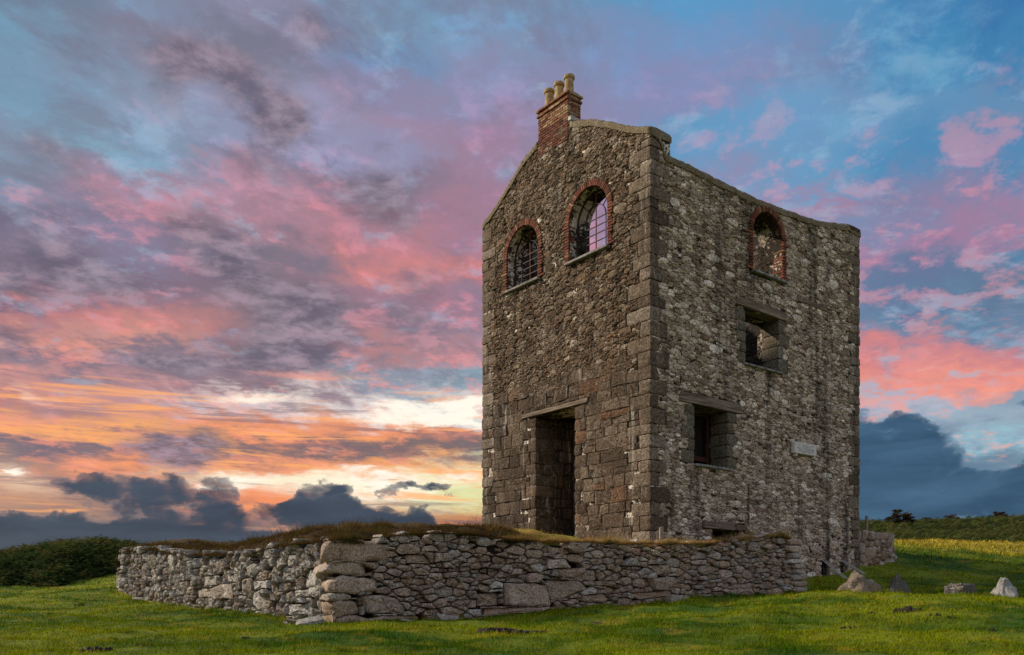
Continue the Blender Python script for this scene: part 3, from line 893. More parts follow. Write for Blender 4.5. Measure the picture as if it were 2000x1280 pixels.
def rock_box(c, ax, ay, az, sx, sy, sz, n, k, rough, freq, taper=0.0):
    """rough hewn block: a subdivided, slightly rounded box displaced by noise"""
    idx_ = {}; V = []; Fs = []
    sd = float(c[0] * 3.7 + c[2] * 5.3)
    tt = RK.normal(0, taper, 4) if taper else (0, 0, 0, 0)
    def vid(i, j, l):
        key = (i, j, l)
        if key in idx_: return idx_[key]
        p = np.array([i, j, l], float) / n * 2 - 1
        q = p / (np.abs(p) ** k).sum() ** (1 / k)
        loc = q * np.array([sx, sy, sz]) / 2
        loc = loc * np.array([1 + tt[0] * q[2] + tt[2] * q[1], 1 + tt[1] * q[2], 1 + tt[3] * q[0]])
        w = c + ax * loc[0] + ay * loc[1] + az * loc[2]
        nn = mnoise.noise_vector(Vector((w[0] * freq + sd, w[1] * freq, w[2] * freq))) + 0.5 * mnoise.noise_vector(Vector((w[0] * freq * 2.6, w[1] * freq * 2.6 + sd, w[2] * freq * 2.6)))
        w = w + np.array(nn) * rough
        idx_[key] = len(V); V.append(w)
        return idx_[key]
    for a in range(3):
        b, d = [(1, 2), (2, 0), (0, 1)][a]
        for side in (0, n):
            for u in range(n):
                for v in range(n):
                    def key(uu, vv):
                        q = [0, 0, 0]; q[a] = side; q[b] = uu; q[d] = vv
                        return vid(*q)
                    f = (key(u, v), key(u + 1, v), key(u + 1, v + 1), key(u, v + 1))
                    Fs.append(f if side else f[::-1])
    return np.array(V), Fs
RK = np.random.default_rng(99)
UP = np.array([0, 0, 1.0])
def v3(p, z=0.0): return np.array([p[0], p[1], z])

def fix_normals(me):
    import bmesh
    bm = bmesh.new(); bm.from_mesh(me); bmesh.ops.recalc_face_normals(bm, faces=bm.faces); bm.to_mesh(me); bm.free()

def emit(thing, stones, base, name='stone', rest='small_stones', K=300, smooth=True):
    # boulders with many faces shade smoothly, rubble keeps its broken facets
    """stones: (score, V, F, tone, material).  The K largest are parts, the rest one part per material."""
    stones.sort(key=lambda t: -t[0])
    for sc, V, Fs, tone, mat in stones[:K]:
        me = mesh(name, V - base, Fs, mat, tone, smooth or len(Fs) > 300)
        fix_normals(me)
        add(name, me, thing)
    bym = {}
    for st in stones[K:]:
        bym.setdefault(st[4].name, []).append(st)
    for mn, lst in bym.items():
        VV_, FF, TT, off = [], [], [], 0
        for sc, V, Fs, tone, mat in lst:
            VV_.append(V - base); TT.append(np.full(len(V), tone))
            FF += [tuple(i + off for i in f) for f in Fs]
            off += len(V)
        me = mesh(rest, np.vstack(VV_), FF, lst[0][4], np.concatenate(TT), smooth)
        fix_normals(me)
        o = add(rest, me, thing)
        o['kind'] = 'stuff'

# ------------------------------------------------------------------ engine house
HB = v3(C0, 0.6)
house = empty('engine_house', tuple(HB))
tag(house, 'tall roofless granite engine house with brick chimney on its gable and arched windows', 'engine house')
PROF_L = [(0, 11.93), (.2, 12.02), (.47, 12.13), (.9, 12.35), (1.42, 12.66), (2.0, 12.98), (2.6, 13.24), (3.1, 13.42), (4.5, 13.45), (5.29, 13.12), (5.8, 12.78), (6.29, 12.45), (6.9, 12.12), (7.36, 11.93)]
PROF_R = [(0, 11.93), (.32, 11.88), (.42, 11.72), (.55, 11.42), (1.5, 11.42), (3.4, 11.36), (4.5, 11.36), (5.9, 11.42), (7.0, 11.5), (8.0, 11.62), (9.2, 11.86), (9.93, 11.80)]
PROF_F = [(0, 12.3), (1.0, 12.0), (2.5, 11.8), (LR, 11.6)]
PROF_B = [(0, 11.8), (3.6, 13.4), (7.36, 11.9)]
def prof(P, s): return float(np.interp(s, [p[0] for p in P], [p[1] for p in P]))
def arch_poly(s0, s1, z0, ztop, n=14, grow=0.0):
    r = (s1 - s0) / 2; c = (s0 + s1) / 2; zs = ztop - r
    p = [(s0 - grow, z0 - grow), (s1 + grow, z0 - grow)]
    for i in range(n + 1):
        a = math.pi * i / n
        p.append((c + (r + grow) * math.cos(a), zs + (r + grow) * math.sin(a)))
    return p
def rect_poly(s0, s1, z0, z1): return [(s0, z0), (s1, z0), (s1, z1), (s0, z1)]
A_BIG = (1.55, 3.11, 9.38, 11.22); A_SML = (4.48, 6.0, 9.37, 11.14); A_RGT = (4.25, 5.67, 9.25, 11.06)
DOOR = (2.90, 4.62, 0.9, 5.27); MID = (3.93, 5.49, 6.53, 8.08); LOW = (1.74, 3.10, 3.48, 5.06); BAS = (2.46, 3.64, 1.15, 1.78)
SL1 = (7.72, 8.0, 0.2, 1.02); SL2 = (8.75, 8.98, 0.2, 1.02)
def grown(o_, gr=.05): return rect_poly(o_[0] - gr, o_[1] + gr, o_[2] - gr * .5, o_[3])
holes_L = [arch_poly(*A_BIG), arch_poly(*A_SML), rect_poly(*DOOR)]
core_L = [arch_poly(*A_BIG), arch_poly(*A_SML), grown(DOOR)]
core_R = [arch_poly(*A_RGT), grown(MID), grown(LOW), rect_poly(*BAS), rect_poly(*SL1), rect_poly(*SL2)]
holes_R = [arch_poly(*A_RGT), rect_poly(*MID), rect_poly(*LOW), rect_poly(*BAS), rect_poly(*SL1), rect_poly(*SL2)]

from mathutils.geometry import tessellate_polygon
def wall_core(name, origin, dirv, nrm, outline, holes, thick, setback, mat, parent=None, base=HB, depths=None):
    """solid wall with real openings: front and back skins, rim and reveals"""
    fr = planar(origin, dirv, nrm)
    loops = [outline] + holes
    flat = [q for lp in loops for q in lp]
    tris = tessellate_polygon([[Vector((q[0], q[1], 0)) for q in lp] for lp in loops])
    s = np.array([q[0] for q in flat]); z = np.array([q[1] for q in flat]); n = len(flat)
    Vf = fr(s, z, np.full(n, -setback)); Vb = fr(s, z, np.full(n, -thick))
    V = np.vstack([Vf, Vb]); Fs = []
    for t in tris:
        Fs.append(tuple(t)); Fs.append(tuple(i + n for i in t[::-1]))
    off = 0
    for lp in loops:
        m_ = len(lp)
        for i in range(m_):
            a = off + i; b = off + (i + 1) % m_
            Fs.append((a, b, b + n, a + n))
        off += m_
    me = mesh(name, V - base, Fs, mat)
    fix_normals(me)
    return add(name, me, parent)
def outline(P, s0, s1, z0, drop=0.12):
    pts = [(s0, z0), (s1, z0)]
    mids = [p for p in P if s0 < p[0] < s1]
    return pts + [(s1, prof(P, s1) - drop)] + [(p[0], p[1] - drop) for p in mids[::-1]] + [(s0, prof(P, s0) - drop)]
TH = 0.80
SB = 0.045
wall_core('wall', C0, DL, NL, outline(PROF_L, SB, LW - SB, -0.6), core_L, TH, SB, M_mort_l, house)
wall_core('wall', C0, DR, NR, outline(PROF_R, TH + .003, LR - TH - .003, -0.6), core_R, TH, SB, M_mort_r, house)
wall_core('wall', CL, DR, -NR, outline(PROF_F, TH + .003, LR - TH - .003, -0.2), [], TH, SB, M_mort_i, house)
wall_core('wall', CR, DL, -NL, outline(PROF_B, SB, LW - SB, -0.6), [], TH, SB, M_mort_i, house)

stones = []
rs = np.random.default_rng(5)
def cell_ok(holes, P, s0, s1, z0):
    def f(s, z): return s0 <= s <= s1 and z0 <= z <= prof(P, s) - 0.03
    return f
def in_convex(poly, s, z):
    for i in range(len(poly)):
        a = poly[i]; b = poly[(i + 1) % len(poly)]
        if (b[0] - a[0]) * (z - a[1]) - (b[1] - a[1]) * (s - a[0]) < 0: return False
    return True
def bbox(p): return min(q[0] for q in p), max(q[0] for q in p), min(q[1] for q in p), max(q[1] for q in p)
def carve(cells, holes, P=None, minarea=0.0012):
    hb = [(h, bbox(h)) for h in holes]
    out = []
    for c in cells:
        b = bbox(c)
        dead = False
        for h, q in hb:
            if b[1] < q[0] or b[0] > q[1] or b[3] < q[2] or b[2] > q[3]: continue
            c = subtract(c, h)
            if c is None or len(c) < 3: dead = True; break
            b = bbox(c)
            cx, cz = centroid(c)
            if in_convex(h, cx, cz): dead = True; break
        if dead: continue
        if P is not None:
            cx, cz = centroid(c)
            e = 0.05
            sl_ = (prof(P, cx + e) - prof(P, cx - e)) / (2 * e)
            c = clip(c, -sl_, 1.0, prof(P, cx) - sl_ * cx - 0.02)
            if len(c) < 3: continue
        if abs(area(c)) < minarea: continue
        out.append(c)
    return out

# quoins --------------------------------------------------------------
quoin_rects_L, quoin_rects_R = [], []
z = 0.55; k = 0
while z < 11.55:
    h = rs.uniform(0.25, 0.42) if z < 11.2 else 11.66 - z
    a, b_ = (rs.uniform(.62, .88), rs.uniform(.30, .42)) if k % 2 == 0 else (rs.uniform(.34, .48), rs.uniform(.55, .80))
    pr = rs.uniform(-0.012, 0.004)
    gp = 0.008
    c = v3(C0 + DL * (a / 2 - pr) + DR * (b_ / 2 - pr), z + h / 2)
    V, Fs = rock_box(c, v3(DL), v3(DR), UP, a - gp, b_ - gp, h - gp, 6, 14, 0.014, 5.5, 0.03)
    stones.append((0.9 * h * (a + b_) / 22 ** 2 * 400, V, Fs, rs.uniform(0, 1), M_quoin))
    quoin_rects_L.append(rect_poly(-.1, a, z, z + h)); quoin_rects_R.append(rect_poly(-.1, b_, z, z + h))
    z += h; k += 1
def quoins_at(P0, d_a, d_b, zmin, zmax, rects, flip_s, L, depth_, mat):
    z = zmin; k = 0
    while z < zmax - .1:
        h = min(rs.uniform(0.26, 0.42), zmax - z)
        a, b_ = (rs.uniform(.50, .78), .4) if k % 2 == 0 else (rs.uniform(.30, .42), .7)
        gp = 0.008; pr = rs.uniform(-0.012, 0.004)
        c = v3(P0 + d_a * (a / 2 - pr) + d_b * (b_ / 2 - pr), z + h / 2)
        V, Fs = rock_box(c, v3(d_a), v3(d_b), UP, a - gp, b_ - gp, h - gp, 4, 14, 0.014, 5.5, 0.03)
        stones.append((h * a / depth_ ** 2 * 330, V, Fs, rs.uniform(0, 1), mat))
        rects.append(rect_poly(L - a, L + .1, z, z + h) if flip_s else rect_poly(-.1, a, z, z + h))
        z += h; k += 1
quoins_at(CL, -DL, DR, 0.7, 11.85, quoin_rects_L, True, LW, 27.5, M_quoin)
quoins_at(CR, -DR, DL, 0.3, 11.72, quoin_rects_R, True, LR, 27.8, M_quoin)

# dressed jamb stones round the square openings of the side wall
def jamb(P0, dirv, nrm, s_edge, sgn, z0, z1, rects, mat, inward=0.62, wmax=.55):
    z = z0; k = 0
    while z < z1 - 0.06:
        h = min(rs.uniform(.26, .40), z1 - z)
        w_ = rs.uniform(.36, wmax) if k % 2 == 0 else rs.uniform(.22, .32)
        pr = rs.uniform(.0, .02)
        c = v3(P0 + dirv * (s_edge + sgn * w_ / 2) - nrm * (inward / 2 + .012 - pr), z + h / 2)
        V, Fs = rock_box(c, v3(dirv), v3(nrm), UP, w_ - .008, inward, h - .008, 4, 14, 0.010, 5.5, 0.015)
        stones.append((h * w_ / 24 ** 2 * 330, V, Fs, rs.uniform(0.2, 1), mat))
        rects.append(rect_poly(min(s_edge, s_edge + sgn * w_), max(s_edge, s_edge + sgn * w_), z, z + h))
        z += h; k += 1
M_jamb = stone_mat('jamb_granite', [(0.19, 0.16, 0.11), (0.24, 0.20, 0.14), (0.20, 0.18, 0.12), (0.28, 0.24, 0.18)], gain=0.55, lich=0.25, ochre=0.35, streak=0.3, lime=0.2)  # base colour darkened to put the reveals' shade into the stone
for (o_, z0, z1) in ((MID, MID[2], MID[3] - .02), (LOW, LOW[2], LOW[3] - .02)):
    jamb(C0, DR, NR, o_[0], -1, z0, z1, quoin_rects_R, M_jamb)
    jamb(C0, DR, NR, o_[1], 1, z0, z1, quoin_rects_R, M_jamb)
jamb(C0, DL, NL, DOOR[0], -1, DOOR[2], DOOR[3], quoin_rects_L, M_block, 0.75)
jamb(C0, DL, NL, DOOR[1], 1, DOOR[2], DOOR[3], quoin_rects_L, M_block, 0.75)

# rubble --------------------------------------------------------------
fL = planar(C0, DL, NL); fR = planar(C0, DR, NR)
def rad_small(r): return float(np.clip(r.lognormal(math.log(0.118), 0.46), 0.055, 0.30))
def rad_right(r): return float(np.clip(r.lognormal(math.log(0.125), 0.50), 0.055, 0.34))
ZC = 6.1
lint_L = [rect_poly(2.33, 5.23, 5.25, 5.43)]
lint_R = [rect_poly(3.48, 5.85, 8.06, 8.36), rect_poly(1.13, 3.69, 5.04, 5.36), rect_poly(2.05, 3.9, 1.76, 1.97), rect_poly(6.45, 8.0, 8.8, 8.96)]
def gap_brick(a, gr): return arch_poly(a[0], a[1], a[2], a[3], 14, gr)
hl = holes_L + [gap_brick(A_BIG, .15), gap_brick(A_SML, .15)] + lint_L
hr = holes_R + [gap_brick(A_RGT, .15)] + lint_R
cells = pack(0, LW, ZC - .2, 13.6, rad_small, 2.3, 34000, rs, cell_ok(None, PROF_L, 0, LW, ZC - .2))
cells = carve(cells, quoin_rects_L + hl, PROF_L)
for c in cells:
    cx, cz = centroid(c)
    if abs(area(c)) < .02 and rs.random() < .04: continue
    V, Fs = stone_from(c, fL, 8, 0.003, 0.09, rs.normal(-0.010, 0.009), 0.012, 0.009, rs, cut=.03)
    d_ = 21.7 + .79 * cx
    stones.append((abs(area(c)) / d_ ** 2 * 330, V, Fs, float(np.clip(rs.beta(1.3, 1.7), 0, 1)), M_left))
# coursed blocks low on the gable
z = 0.75
while z < ZC:
    h = rs.uniform(.24, .42)
    s = -rs.uniform(0, .4)
    row = []
    while s < LW:
        w_ = rs.uniform(.28, .85) if h > .3 else rs.uniform(.2, .6)
        if rs.random() < 0.22 and h > .32:
            hh = h * rs.uniform(.4, .6)
            row.append([(s, z), (s + w_, z), (s + w_, z + hh), (s, z + hh)])
            row.append([(s, z + hh), (s + w_, z + hh), (s + w_, z + h), (s, z + h)])
        else:
            row.append([(s, z), (s + w_, z), (s + w_, z + h), (s, z + h)])
        s += w_
    row = [[(p[0] + 0.03 * fbm(p[0] * 2, p[1] * 2, 1), p[1] + 0.035 * fbm(p[0] * .8, p[1], 5)) for p in c] for c in row]
    row = [clip(clip(c, 1, 0, LW), -1, 0, 0) for c in row]
    row = [c for c in row if len(c) > 2]
    for c in carve(row, quoin_rects_L + hl, None, 0.004):
        cx, cz = centroid(c)
        V, Fs = stone_from(c, fL, 12, 0.009, 0.09, rs.normal(-0.008, 0.006), 0.008, 0.006, rs, 3, 0.04)
        stones.append((abs(area(c)) / (21.7 + .79 * cx) ** 2 * 330, V, Fs, rs.uniform(0, 1), M_block))
    z += h
cells = pack(0, LR, 0.3, 12.0, rad_right, 2.7, 60000, rs, cell_ok(None, PROF_R, 0, LR, 0.3))
cells = carve(cells, quoin_rects_R + hr, PROF_R)
for c in cells:
    cx, cz = centroid(c)
    if abs(area(c)) < .02 and rs.random() < .05: continue
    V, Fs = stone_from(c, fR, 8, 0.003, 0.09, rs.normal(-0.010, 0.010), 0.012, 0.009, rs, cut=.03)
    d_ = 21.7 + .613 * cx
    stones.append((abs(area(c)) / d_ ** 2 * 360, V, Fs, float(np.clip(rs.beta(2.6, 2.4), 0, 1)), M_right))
# cap stones along the broken wall heads
def caps(P, P0, dirv, nrm, thick, s0, s1, mat, dist):
    s = s0
    while s < s1:
        w_ = min(rs.uniform(.22, .5), max(.12, s1 - s)); h = rs.uniform(.15, .19)
        sm = min(s + w_ / 2, s1 - w_ * .68)
        sl_ = (prof(P, sm + .15) - prof(P, sm - .15)) / .3
        t = v3(dirv * 1.0, sl_); t = t / np.linalg.norm(t)
        up2 = np.cross(v3(nrm), t); up2 = up2 * np.sign(up2[2])
        c = v3(P0 + dirv * sm - nrm * (thick / 2 - rs.uniform(-.02, .05)), prof(P, sm) - .035 + rs.normal(0, .008))
        V, Fs = rock_box(c, t, v3(nrm), up2, w_ * 1.35, thick + rs.uniform(-.02, .04), h, 4, 4, 0.022, 3.0, 0.03)
        stones.append((w_ * h / dist ** 2 * 330, V, Fs, rs.uniform(.1, .9), mat))
        s += w_
def coping(P, P0, dirv, nrm, s0, s1, mat):
    ss = np.arange(s0, s1 + .001, .09)
    cs = [(.012, -.20), (.020, -.10), (.015, -.04), (-.06, .0), (-.25, .02), (-.55, .02), (-.74, .0), (-.80, -.05), (-.80, -.20)]
    V, Fs = [], []
    for s_ in ss:
        zt = np.interp(s_, [p[0] for p in P], [p[1] for p in P]) - .01
        zt += .035 * fbm(s_ * 1.7, 3.0, 1.0, 3) + .018 * fbm(s_ * 6, 8.0, 1.0, 2)
        for d_, dz_ in cs:
            p = P0 + dirv * s_ + nrm * (d_ + .012 * fbm(s_ * 5, d_ * 4 + dz_ * 9, 2.0, 2))
            V.append(v3(p, zt + dz_ + .015 * fbm(s_ * 4, d_ * 6, 5.0, 2)))
    m_ = len(cs)
    for i in range(len(ss) - 1):
        for k in range(m_ - 1):
            a = i * m_ + k
            Fs.append((a, a + 1, a + m_ + 1, a + m_))
    Fs.append(tuple(range(m_))); Fs.append(tuple(range((len(ss) - 1) * m_, len(ss) * m_)))
    me = mesh('wall_coping', np.array(V) - HB, Fs, mat, .6, smooth=True); fix_normals(me)
    add('wall_coping', me, house)
M_cope = stone_mat('mossy_coping', [(0.16, 0.125, 0.075), (0.22, 0.175, 0.11), (0.14, 0.12, 0.06)], lich=0.45, ochre=0.6, scale=2.0)
coping(PROF_L, C0, DL, NL, 0.0, 3.14, M_cope)
coping(PROF_L, C0, DL, NL, 4.50, LW, M_cope)
coping(PROF_R, C0, DR, NR, 0.02, LR - .01, M_cope)
caps(PROF_F, CL, DR, -NR, TH, .8, LR - .8, M_inner, 60)
caps(PROF_B, CR, DL, -NL, TH, 0, LW, M_inner, 60)

# reveals and inside faces, seen through the openings
def clad(P0, dirv, nrm, s0, s1, z0, z1, mat, holes=(), rad=rad_small, tries=1500, P=None, n=7, setf=0.0):
    fr = planar(P0, dirv, nrm)
    cs = pack(s0, s1, z0, z1, rad, 1.7, tries, rs, lambda s, z: (P is None or z < prof(P, s)))
    if holes or P: cs = carve(cs, list(holes), P)
    for c in cs:
        V, Fs = stone_from(c, fr, n, 0.005, 0.06, setf + rs.normal(0.01, 0.01), 0.02, 0.01, rs)
        stones.append((0, V, Fs, rs.uniform(0, 1), mat))
def reveal(P0, dirv, nrm, s_edge, facing, z0, z1, thick, mat, start=0.08):
    """clad the jamb at s_edge, its face looking along facing*dirv, running inwards"""
    clad(P0 + dirv * s_edge, -nrm, dirv * facing, start, thick, z0, z1, mat, tries=700)
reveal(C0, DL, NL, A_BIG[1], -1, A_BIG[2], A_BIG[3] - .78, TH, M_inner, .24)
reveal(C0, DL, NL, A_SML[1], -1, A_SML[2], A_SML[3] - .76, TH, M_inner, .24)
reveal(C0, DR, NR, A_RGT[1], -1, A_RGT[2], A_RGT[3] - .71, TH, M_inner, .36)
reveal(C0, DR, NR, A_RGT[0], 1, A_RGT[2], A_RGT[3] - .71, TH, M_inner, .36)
def rad_mid(r): return float(np.clip(r.lognormal(math.log(0.15), 0.35), 0.08, 0.3))
# inner faces of the far walls (upper storeys) and of the far gable
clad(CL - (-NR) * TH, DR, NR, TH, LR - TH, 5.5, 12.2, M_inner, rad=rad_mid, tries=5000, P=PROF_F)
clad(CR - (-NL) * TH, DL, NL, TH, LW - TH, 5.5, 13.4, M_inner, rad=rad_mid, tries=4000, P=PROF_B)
# passage walls behind the tall doorway (thickened bob wall) and its blocking at the back
DP = 1.5
fr_in = C0 - NL * TH
for s_edge, sgn in ((DOOR[1], 1), (DOOR[0], -1)):
    c = v3(fr_in + DL * (s_edge + sgn * .35) - NL * (DP - TH) / 2, 3.1)
    V, Fs = box_pts(c, v3(DL), v3(NL), UP, .7, DP - TH, 5.0, 0.0, rs, 0.01)
    add('inner_pier', mesh('inner_pier', V - HB, Fs, M_mort_i), house)
c = v3(C0 + DL * ((DOOR[0] + DOOR[1]) / 2) - NL * (DP + .1), 3.1)
V, Fs = box_pts(c, v3(DL), v3(NL), UP, DOOR[1] - DOOR[0] + 1.4, .2, 5.0, 0.0, rs, 0.01)
add('blocking_wall', mesh('blocking_wall', V - HB, Fs, M_mort_i), house)
c = v3(C0 + DL * ((DOOR[0] + DOOR[1]) / 2) - NL * (TH + (DP - TH) / 2), 5.5)
V, Fs = box_pts(c, v3(DL), v3(NL), UP, DOOR[1] - DOOR[0] + 1.4, DP - TH, .2, 0.0, rs, 0.01)
add('inner_lintel', mesh('inner_lintel', V - HB, Fs, M_timber), house)
def blocks_on(P0, dirv, nrm, s0, s1, z0, z1, mat):
    fr = planar(P0, dirv, nrm); z = z0
    while z < z1:
        h = rs.uniform(.26, .4); s = s0 - rs.uniform(0, .3)
        while s < s1:
            w_ = rs.uniform(.3, .6)
            a, b = max(s, s0), min(s + w_, s1)
            if b - a > .06:
                V, Fs = stone_from([(a, z), (b, z), (b, min(z + h, z1)), (a, min(z + h, z1))], fr, 10, .008, .05, rs.normal(.015, .008), .02, .006, rs)
                stones.append((0.3 * (b - a) * h / 25 ** 2 * 330, V, Fs, rs.uniform(0, 1), mat))
            s += w_
        z += h
blocks_on(C0 + DL * DOOR[1], -NL, -DL, .76, DP, DOOR[2], DOOR[3], M_block)
blocks_on(C0 - NL * DP, DL, NL, DOOR[0], DOOR[1], DOOR[2], DOOR[3], M_block)
# near-black boxes painting the rooms' darkness behind the side wall's low openings
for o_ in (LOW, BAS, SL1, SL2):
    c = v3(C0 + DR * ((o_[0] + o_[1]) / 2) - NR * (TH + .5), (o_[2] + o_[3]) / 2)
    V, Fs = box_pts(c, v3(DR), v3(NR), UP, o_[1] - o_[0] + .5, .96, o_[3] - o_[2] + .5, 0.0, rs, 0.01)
    add('dark_room_fill', mesh('dark_room_fill', V - HB, Fs, M_dark), house)

emit(house, stones, HB, K=300, rest='rubble', smooth=False)

# lintels and sills -----------------------------------------------------
def plank(name, P0, dirv, nrm, s0, s1, z0, z1, d0, d1, mat, jit=0.006, bev=.012, parent=house):
    c = v3(P0 + dirv * (s0 + s1) / 2 + nrm * (d0 + d1) / 2, (z0 + z1) / 2)
    V, Fs = box_pts(c, v3(dirv), v3(nrm), UP, s1 - s0, abs(d1 - d0), z1 - z0, jit, rs, bev)
    me = mesh(name, V - HB, Fs, mat, 0.5); fix_normals(me)
    return add(name, me, parent)
def timber_mat_along(name, d_):
    # grain runs along the beam
    m, gg, b = new_mat(name)
    co = gg.n('ShaderNodeTexCoord').outputs['Object']
    along = gg.vm('DOT_PRODUCT', co, (d_[0], d_[1], 0))
    s_ = gg.n('ShaderNodeSeparateXYZ'); gg.put(s_.inputs[0], co)
    v = gg.comb(gg.m('MULTIPLY', along, 1.2), gg.m('MULTIPLY', s_.outputs[2], 30.0), gg.vm('DOT_PRODUCT', co, (-d_[1] * 30, d_[0] * 30, 0)))
    f, _ = gg.noise(v, 1.0, 7, 0.7)
    c = gg.mix(gg.step(f, 0.36, 0.66), (0.07, 0.053, 0.038, 1), (0.27, 0.215, 0.165, 1))
    gg.put(b.inputs['Base Color'], c)
    bump(gg, b, f, 0.8, 0.02)
    return m
M_tL = timber_mat_along('gable_lintel_timber', DL); M_tR = timber_mat_along('side_lintel_timber', DR)
plank('lintel', C0, DL, NL, 2.33, 5.23, 5.29, 5.41, -.7, .035, M_tL)
plank('lintel', C0, DR, NR, 3.48, 5.85, 8.07, 8.34, -.35, .012, M_tR, .010)
plank('lintel', C0, DR, NR, MID[0] - .2, MID[1] + .2, 8.075, 8.28, -.79, -.36, M_tR, .01)
plank('lintel', C0, DR, NR, 1.13, 3.69, 5.06, 5.32, -.35, .012, M_tR, .010)
plank('lintel', C0, DR, NR, LOW[0] - .2, LOW[1] + .2, 5.065, 5.26, -.79, -.36, M_tR, .01)
plank('lintel', C0, DR, NR, 2.05, 3.36, 1.77, 1.95, -.35, .06, M_tR, .012)
plank('lintel', C0, DR, NR, 3.40, 3.9, 1.78, 1.93, -.35, .07, M_quoin, .012)
plank('embedded_beam', C0, DR, NR, 6.45, 8.0, 8.81, 8.94, -.1, .004, M_tR, .012)
plank('window_sill', C0, DR, NR, MID[0] - .12, MID[1] + .1, 6.46, 6.525, -.5, .07, M_slate, .004)
plank('window_sill', C0, DR, NR, LOW[0] - .02, LOW[1] + .1, 3.41, 3.475, -.5, .07, M_slate, .004)
plank('window_sill', C0, DR, NR, A_RGT[0] - .02, A_RGT[1] + .16, 9.17, 9.245, -.5, .08, M_slate, .004)
plank('vertical_iron_strap', C0, DR, NR, 4.03, 4.07, 1.6, 3.15, -.02, .004, simple_mat('rust_brown_strap', (0.09, 0.055, 0.032), (0.15, 0.095, 0.055), 10.0), .004)
# timber window set deep in the low opening
fx = add('window_frame', None, house) if False else None
parts = []
def bxs(lst, P0, dirv, nrm):
    VV_, FF, off = [], [], 0
    for s0, s1, z0, z1, d0, d1 in lst:
        V, Fs = box_pts(v3(P0 + dirv * (s0 + s1) / 2 + nrm * (d0 + d1) / 2, (z0 + z1) / 2), v3(dirv), v3(nrm), UP, s1 - s0, d1 - d0, z1 - z0, .001, rs, .006)
        VV_.append(V); FF += [tuple(i + off for i in f) for f in Fs]; off += len(V)
    return np.vstack(VV_), FF
a0, a1, b0, b1 = LOW
V, Fs = bxs([(a0 + .02, a0 + .09, b0 + .05, b1 - .03, -.72, -.64), (a1 - .09, a1 - .02, b0 + .05, b1 - .03, -.72, -.64), (a0 + .09, a1 - .09, b0 + .22, b0 + .36, -.72, -.64), (a0 + .09, a1 - .09, b1 - .1, b1 - .03, -.72, -.64), ((a0 + a1) / 2 - .02, (a0 + a1) / 2 + .02, b0 + .36, b1 - .1, -.71, -.66)], C0, DR, NR)
me = mesh('window_frame', V - HB, Fs, M_redwood); fix_normals(me); add('window_frame', me, house)

# brick arches -----------------------------------------------------------
def arch_bricks(P0, dirv, nrm, A, parent, inward=.30, two=True):
    s0, s1, z0, zt = A
    r = (s1 - s0) / 2; c = (s0 + s1) / 2; zs = zt - r
    nb_ = int(math.pi * (r + .11) / .079)
    for i in range(nb_):
        a = math.pi * (i + .5) / nb_
        er = dirv * math.cos(a); rad_v = v3(er, math.sin(a)); tan = v3(-dirv * math.sin(a), math.cos(a))
        L_ = .18
        ctr = v3(P0 + dirv * c, zs) + rad_v * (r + L_ / 2) - v3(nrm) * (inward / 2 - .012 - rs.uniform(0, .012))
        V, Fs = box_pts(ctr, rad_v, tan, v3(nrm), L_, .066, inward, .003, rs, .006)
        me = mesh('brick', V - HB, Fs, M_brick, float(np.clip(rs.beta(1.5, 2.4), 0, 1)))
        add('brick', me, parent)
    nc_ = int((zs - z0) / .079)
    for sgn, se in ((-1, s0), (1, s1)):
        for j in range(nc_):
            w_ = .18 if j % 3 else .13
            if j % 6 == 0: w_ = .27
            ctr = v3(P0 + dirv * (se + sgn * w_ / 2) - nrm * (inward / 2 - .012 - rs.uniform(0, .012)), z0 + (j + .5) * (zs - z0) / nc_)
            V, Fs = box_pts(ctr, v3(dirv), UP, v3(nrm), w_, .066, inward, .003, rs, .006)
            me = mesh('brick', V - HB, Fs, M_brick, float(np.clip(rs.beta(1.5, 2.4), 0, 1)))
            add('brick', me, parent)

